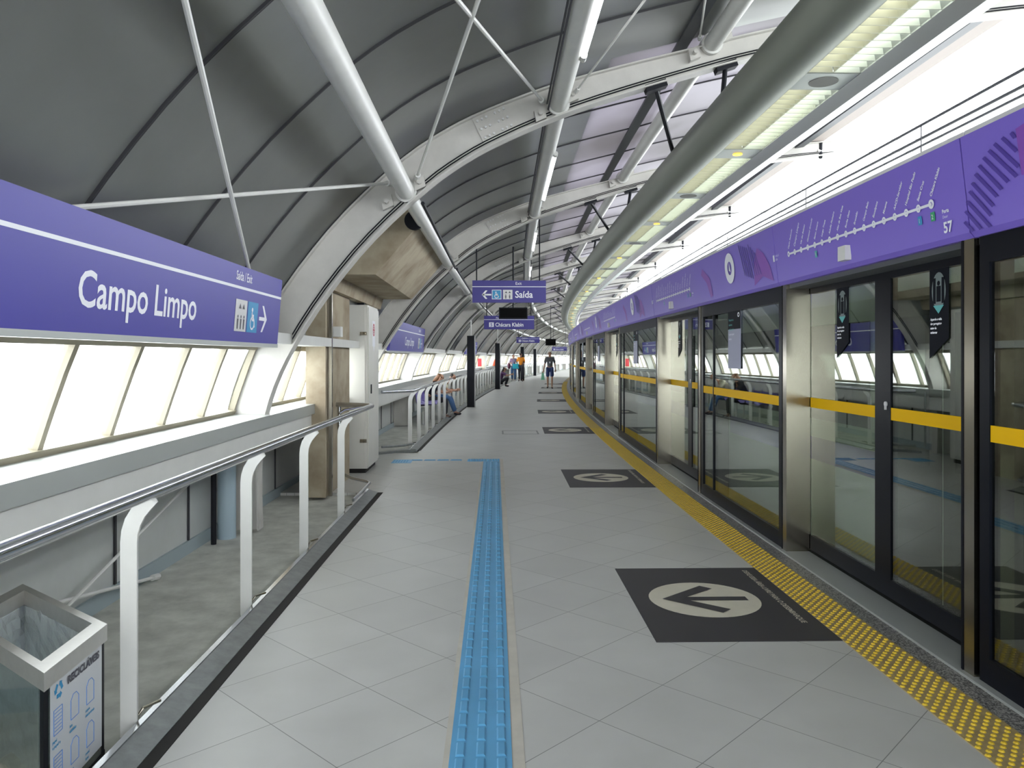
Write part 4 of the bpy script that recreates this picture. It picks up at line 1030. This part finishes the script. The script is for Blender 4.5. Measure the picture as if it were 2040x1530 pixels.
def person(label, x, s, rz, J, skinm, top, legs, shoes, hair, z=0, shorts=False, sleeves=.5, long_hair=False, cat='person'):
    """J: joints in local metres; the figure faces -y"""
    r = thing('person', label, cat, T(x, s, z), rz)
    V, E, Rd = [], [], []
    g = lambda k: Vector(J[k])
    pel = chain(V, E, Rd, [g('pelvis')], [.115]); ch = chain(V, E, Rd, [g('waist'), g('chest')], [.105, .13], pel)
    nk = chain(V, E, Rd, [g('neck'), g('neck') + (g('head') - g('neck')) * .35], [.055, .05], ch)
    hd = g('head'); d = (hd - g('neck')).normalized(); chain(V, E, Rd, [hd - d * .035, hd + d * .045, hd + d * .10], [.075, .085, .05], nk)
    for sd in 'LR':
        el, wr, hn = g('elbow' + sd), g('wrist' + sd), g('hand' + sd); sh = g('shoulder' + sd)
        a = chain(V, E, Rd, [sh, sh.lerp(el, .5), el, el.lerp(wr, .35), wr], [.055, .045, .037, .037, .026], ch)
        hv = (hn - wr).normalized(); side = hv.cross(Vector((0, 1, 0))); side = (side if side.length > .1 else hv.orthogonal()).normalized(); nn = hv.cross(side)
        pm = chain(V, E, Rd, [wr + hv * .05, wr + hv * .085], [.03, .032], a)
        for i, (o_, ln) in enumerate(((-.030, .062), (-.010, .072), (.011, .068), (.031, .052))):
            b0 = wr + hv * .09 + side * o_; chain(V, E, Rd, [b0, b0 + hv * ln * .5 + nn * .008, b0 + hv * ln * .9 + nn * .024], [.0095, .0085, .007], pm)
        chain(V, E, Rd, [wr + hv * .055 + side * .04, wr + hv * .085 + side * .058 + nn * .012], [.011, .009], pm - 1)
        hp, kn, an, to = g('hip' + sd), g('knee' + sd), g('ankle' + sd), g('toe' + sd)
        chain(V, E, Rd, [hp, hp.lerp(kn, .5), kn, kn.lerp(an, .3), an, to], [.085, .075, .052, .05, .033, .028], pel)
    skin('body', skinm, V, E, Rd, r)
    # shirt, trousers, shoes, hair, face
    V, E, Rd = [], [], []
    ch = chain(V, E, Rd, [g('pelvis') + Vector((0, 0, .02)), g('waist'), g('chest')], [.135, .128, .15]); chain(V, E, Rd, [g('chest').lerp(g('neck'), .75)], [.075], ch)
    for sd in 'LR':
        sh, el, wr = g('shoulder' + sd), g('elbow' + sd), g('wrist' + sd)
        if sleeves < 1: chain(V, E, Rd, [sh, sh.lerp(el, .45), sh.lerp(el, .85)], [.078, .068, .066], ch)
        else: chain(V, E, Rd, [sh, el, el.lerp(wr, .9)], [.075, .058, .042], ch)
    skin('shirt', top, V, E, Rd, r)
    V, E, Rd = [], [], []; pv = chain(V, E, Rd, [g('pelvis')], [.128])
    for sd in 'LR':
        hp, kn, an = g('hip' + sd), g('knee' + sd), g('ankle' + sd)
        if shorts: chain(V, E, Rd, [hp, hp.lerp(kn, .5), hp.lerp(kn, .95)], [.105, .10, .095], pv)
        else: chain(V, E, Rd, [hp, hp.lerp(kn, .5), kn, kn.lerp(an, .5), an + Vector((0, 0, .02))], [.10, .09, .072, .062, .056], pv)
    skin('shorts' if shorts else 'trousers', legs, V, E, Rd, r)
    for sd in 'LR':
        an, to = g('ankle' + sd), g('toe' + sd); fd = (to - an).normalized(); q = an - Vector((0, 0, .035))
        V, E, Rd = [], [], []; chain(V, E, Rd, [q + Vector((0, 0, .02)) - fd * .03, q.lerp(to, .5), to + fd * .02], [.045, .042, .034]); skin('shoe', shoes, V, E, Rd, r)
    f = Vector(J.get('face', (0, -1, 0))).normalized(); side = f.cross(d).normalized()
    V, E, Rd = [], [], []
    hb = hd - f * .028
    chain(V, E, Rd, [hb - d * .02 - f * .02, hb + d * .04 - f * .012, hb + d * .095], [.075, .092, .062])
    if long_hair: chain(V, E, Rd, [hb - d * .10 - f * .05, hb - d * .22 - f * .06], [.07, .045], 0)
    skin('hair', hair, V, E, Rd, r)
    b = MB()
    for sg in (-1, 1): b.ball(hd + f * .075 + side * .03 * sg + d * .02, .011, 8, 5)
    b.build('eyes', M['dark'], r)
    b = MB(); b.ball(hd + f * .088 - d * .005, .014, 8, 5, (1, 1, 1.6)); b.ball(hd + side * .083, .02, 8, 5, (.5, 1, 1.5)); b.ball(hd - side * .083, .02, 8, 5, (.5, 1, 1.5)); b.build('nose_and_ears', M[skinm], r, True)
    b = MB(); b.obox(hd + f * .08 - d * .04, side * .022, f * .006, d * .004); b.build('mouth', M['red'], r)
    return r
def standing(h=1.75, step=.0, lean=0, armf=0):
    k = h / 1.75; S = lambda x, y, z: (x * k, y * k, z * k)
    J = dict(pelvis=S(0, 0, .93), waist=S(0, .0, 1.10), chest=S(0, 0, 1.30), neck=S(0, 0, 1.47), head=S(0, -.01, 1.62))
    for sd, g in (('L', 1), ('R', -1)):
        st_ = step * g
        J['shoulder' + sd] = S(.17 * g, 0, 1.42); J['elbow' + sd] = S(.23 * g, .03 + st_ * .3, 1.14); J['wrist' + sd] = S(.25 * g, -.05 + st_ * .4 - armf, .90); J['hand' + sd] = S(.25 * g, -.08 + st_ * .4 - armf, .80)
        J['hip' + sd] = S(.09 * g, 0, .90); J['knee' + sd] = S(.10 * g, -.04 - st_ * .5, .50); J['ankle' + sd] = S(.10 * g, .02 - st_, .085 + (.03 if st_ < 0 else 0)); J['toe' + sd] = S(.12 * g, -.13 - st_, .045)
    return J
J = standing(1.78, .13); J['elbowR'] = (-.24, .03, 1.14); J['wristR'] = (-.30, -.02, .88); J['handR'] = (-.32, -.04, .79)
r = person('person in grey T-shirt and blue shorts walking towards the camera along the yellow strip', 1.28, 36.0, ang(36), J, 'skin', 'greytee', 'blueshort', 'dark', 'hair', shorts=True)
b = MB(); b.box(-.025, .025, -.155, -.150, 1.20, 1.28); b.build('badge', M['print'], r)
b = MB(); b.prism([(-.37, -.05, .80), (-.29, -.05, .80), (-.24, -.06, .42), (-.42, -.06, .42)], (0, .07, 0)); o = b.build('carrier_bag', M['greenbag']); at(o, 1.28, 36.0); tag(o, 'pale green carrier bag in the hand of the walking person', 'bag')
J = standing(1.76, .05); J['wristL'] = (.20, -.22, 1.10); J['handL'] = (.15, -.27, 1.12)
J['face'] = (.3, 1, 0)
person('person in orange T-shirt and black trousers standing with back to the camera', -.80, 46.5, ang(51), J, 'skin2', 'orange', 'dark', 'dark', 'hair')
J = standing(1.66, .05); J['face'] = (.6, -.8, -.1); J['wristR'] = (-.16, -.22, 1.08); J['handR'] = (-.1, -.26, 1.12)
person('person in patterned light top and jeans standing beside the one in orange', -1.27, 46.8, ang(51), J, 'skin', 'floral', 'jeans', 'whiteshoe', 'hairb')
b = MB(); b.box(-.02, .36, -.22, -.10, .78, 1.08); b.tube([(.02, -.16, 1.08), (.0, -.1, 1.38), (.3, -.16, 1.08)], .012, 6); o = b.build('teal_bag', M['tealbag']); at(o, -1.27, 46.6); tag(o, 'teal shoulder bag on the person in patterned top', 'bag')
b = MB(); b.ball((-.28, .02, .95), .15, 10, 7, (.7, 1, 1.3)); b.tube([(-.28, 0, 1.13), (-.18, 0, 1.42)], .012, 6); o = b.build('maroon_backpack', M['maroon'], None, True); at(o, -1.27, 46.8); tag(o, 'dark maroon bag at the left side of the person in patterned top', 'bag')
def squat():
    J = dict(pelvis=(0, .12, .26), waist=(0, .09, .42), chest=(0, -.02, .60), neck=(0, -.09, .75), head=(0, -.15, .88))
    for sd, g in (('L', 1), ('R', -1)):
        J['shoulder' + sd] = (.16 * g, -.04, .70); J['elbow' + sd] = (.20 * g, -.26, .56); J['wrist' + sd] = (.10 * g, -.46, .62); J['hand' + sd] = (.06 * g, -.54, .64)
        J['hip' + sd] = (.10 * g, .08, .25); J['knee' + sd] = (.16 * g, -.30, .46); J['ankle' + sd] = (.12 * g, -.18, .09); J['toe' + sd] = (.13 * g, -.33, .045)
    return J
person('person in plum top and black trousers crouching by the railing near the dark posts', -1.16, 38.2, ang(38) + PI / 2, squat(), 'skin', 'plum', 'dark', 'dark', 'hair', long_hair=True)
def sitting(lean=.0, tx=0):
    J = dict(pelvis=(0, .10, .54), waist=(0, .08 - lean * .3, .70), chest=(0, .02 - lean * .8, .88 - lean * .1), neck=(0, -.02 - lean * 1.2, 1.04 - lean * .25), head=(0, -.07 - lean * 1.5, 1.17 - lean * .35))
    for sd, g in (('L', 1), ('R', -1)):
        cx = J['chest']; J['shoulder' + sd] = (.17 * g, cx[1] - .03, cx[2] + .10); J['elbow' + sd] = (.21 * g, cx[1] - .14, cx[2] - .12); J['wrist' + sd] = (.10 * g, cx[1] - .34, cx[2] - .14); J['hand' + sd] = (.06 * g, cx[1] - .42, cx[2] - .12)
        J['hip' + sd] = (.10 * g, .06, .52); J['knee' + sd] = (.13 * g, -.36, .52); J['ankle' + sd] = (.12 * g, -.34 - tx, .09); J['toe' + sd] = (.13 * g, -.49 - tx, .045)
    J['face'] = (0, -.9, -.4); return J
o = person('person with brown hair seated upright on the lilac seats looking down', -1.78, 18.76, ang(19) + PI / 2, sitting(.10), 'skin', 'dark', 'dark', 'dark', 'hairb', z=-.03, long_hair=True); o.scale = (.9, .9, .9)
o = person('person in cream shirt and jeans leaning far forward on the lilac seats', -1.78, 19.8, ang(20) + PI / 2, sitting(.24, .16), 'skin', 'creamshirt', 'jeans', 'dark', 'hair', z=-.03); o.scale = (.92, .92, .92)
J = standing(1.7); person('person in red-orange T-shirt standing behind the railing left of the second dark post', -2.0, 42.5, ang(42), J, 'skin2', 'redtee', 'dark', 'dark', 'hair', z=-.03)

# ------------------------------------------------------------------ train standing behind the screen doors
M['trainbody'] = mat('pale_train_paint', (.66, .72, .64), .3, spec=.4)
M['traindoor'] = mat('dark_train_door', (.075, .072, .062), .3, .3)
M['trainglass'] = mat('dark_train_glass', (.02, .025, .022), .04, spec=.9)
M['stripe'] = mat('violet_train_stripe', (.16, .12, .42), .4)
r = thing('metro_train', 'pale metro train with violet stripe standing behind the glass screen doors', 'train', (2.62, 0, -1.0))
b = MB(); b.sweep([(2.62, -.35), (2.60, .1), (2.60, 1.9), (2.72, 2.35), (3.1, 2.6), (4.5, 2.6), (4.9, 2.35), (5.02, 1.9), (5.02, -.35)], steps(-6, 58, 2)); shift(b, r.location).build('body', M['trainbody'], r)
ed = [d for d in DOORS]
for k, c in enumerate(ed):
    d = MB(); x = 2.592
    for (q0, q1) in ((c - 1.0, c - .33), (c - .31, c + .36)):
        d = MB(); d.prism([T(x, q0, -.1), T(x, q1, -.1), T(x, q1, 1.92), T(x, q0, 1.92)], (.004, 0, 0)); dl = shift(d, r.location).build('door', M['traindoor'], r)
        d = MB(); d.prism([T(x - .004, q0 + .12, .85), T(x - .004, q1 - .12, .85), T(x - .004, q1 - .12, 1.75), T(x - .004, q0 + .12, 1.75)], (.003, 0, 0)); shift(d, r.location).build('door_window', M['trainglass'], dl)
    e0, e1 = c + .42, (ed[k + 1] if k < len(ed) - 1 else c + 4.8) - 1.05
    n_ = 2
    for i in range(n_):
        q0, q1 = e0 + (e1 - e0) * i / n_ + .12, e0 + (e1 - e0) * (i + 1) / n_ - .12
        d = MB(); d.prism([T(x, q0, 1.0), T(x, q1, 1.0), T(x, q1, 1.75), T(x, q0, 1.75)], (.004, 0, 0)); shift(d, r.location).build('window', M['trainglass'], r)
    d = MB(); d.sweep([(2.594, .665), (2.598, .665), (2.598, .85), (2.594, .85)], steps(e0, e1, 1)); shift(d, r.location).build('stripe', M['stripe'], r)
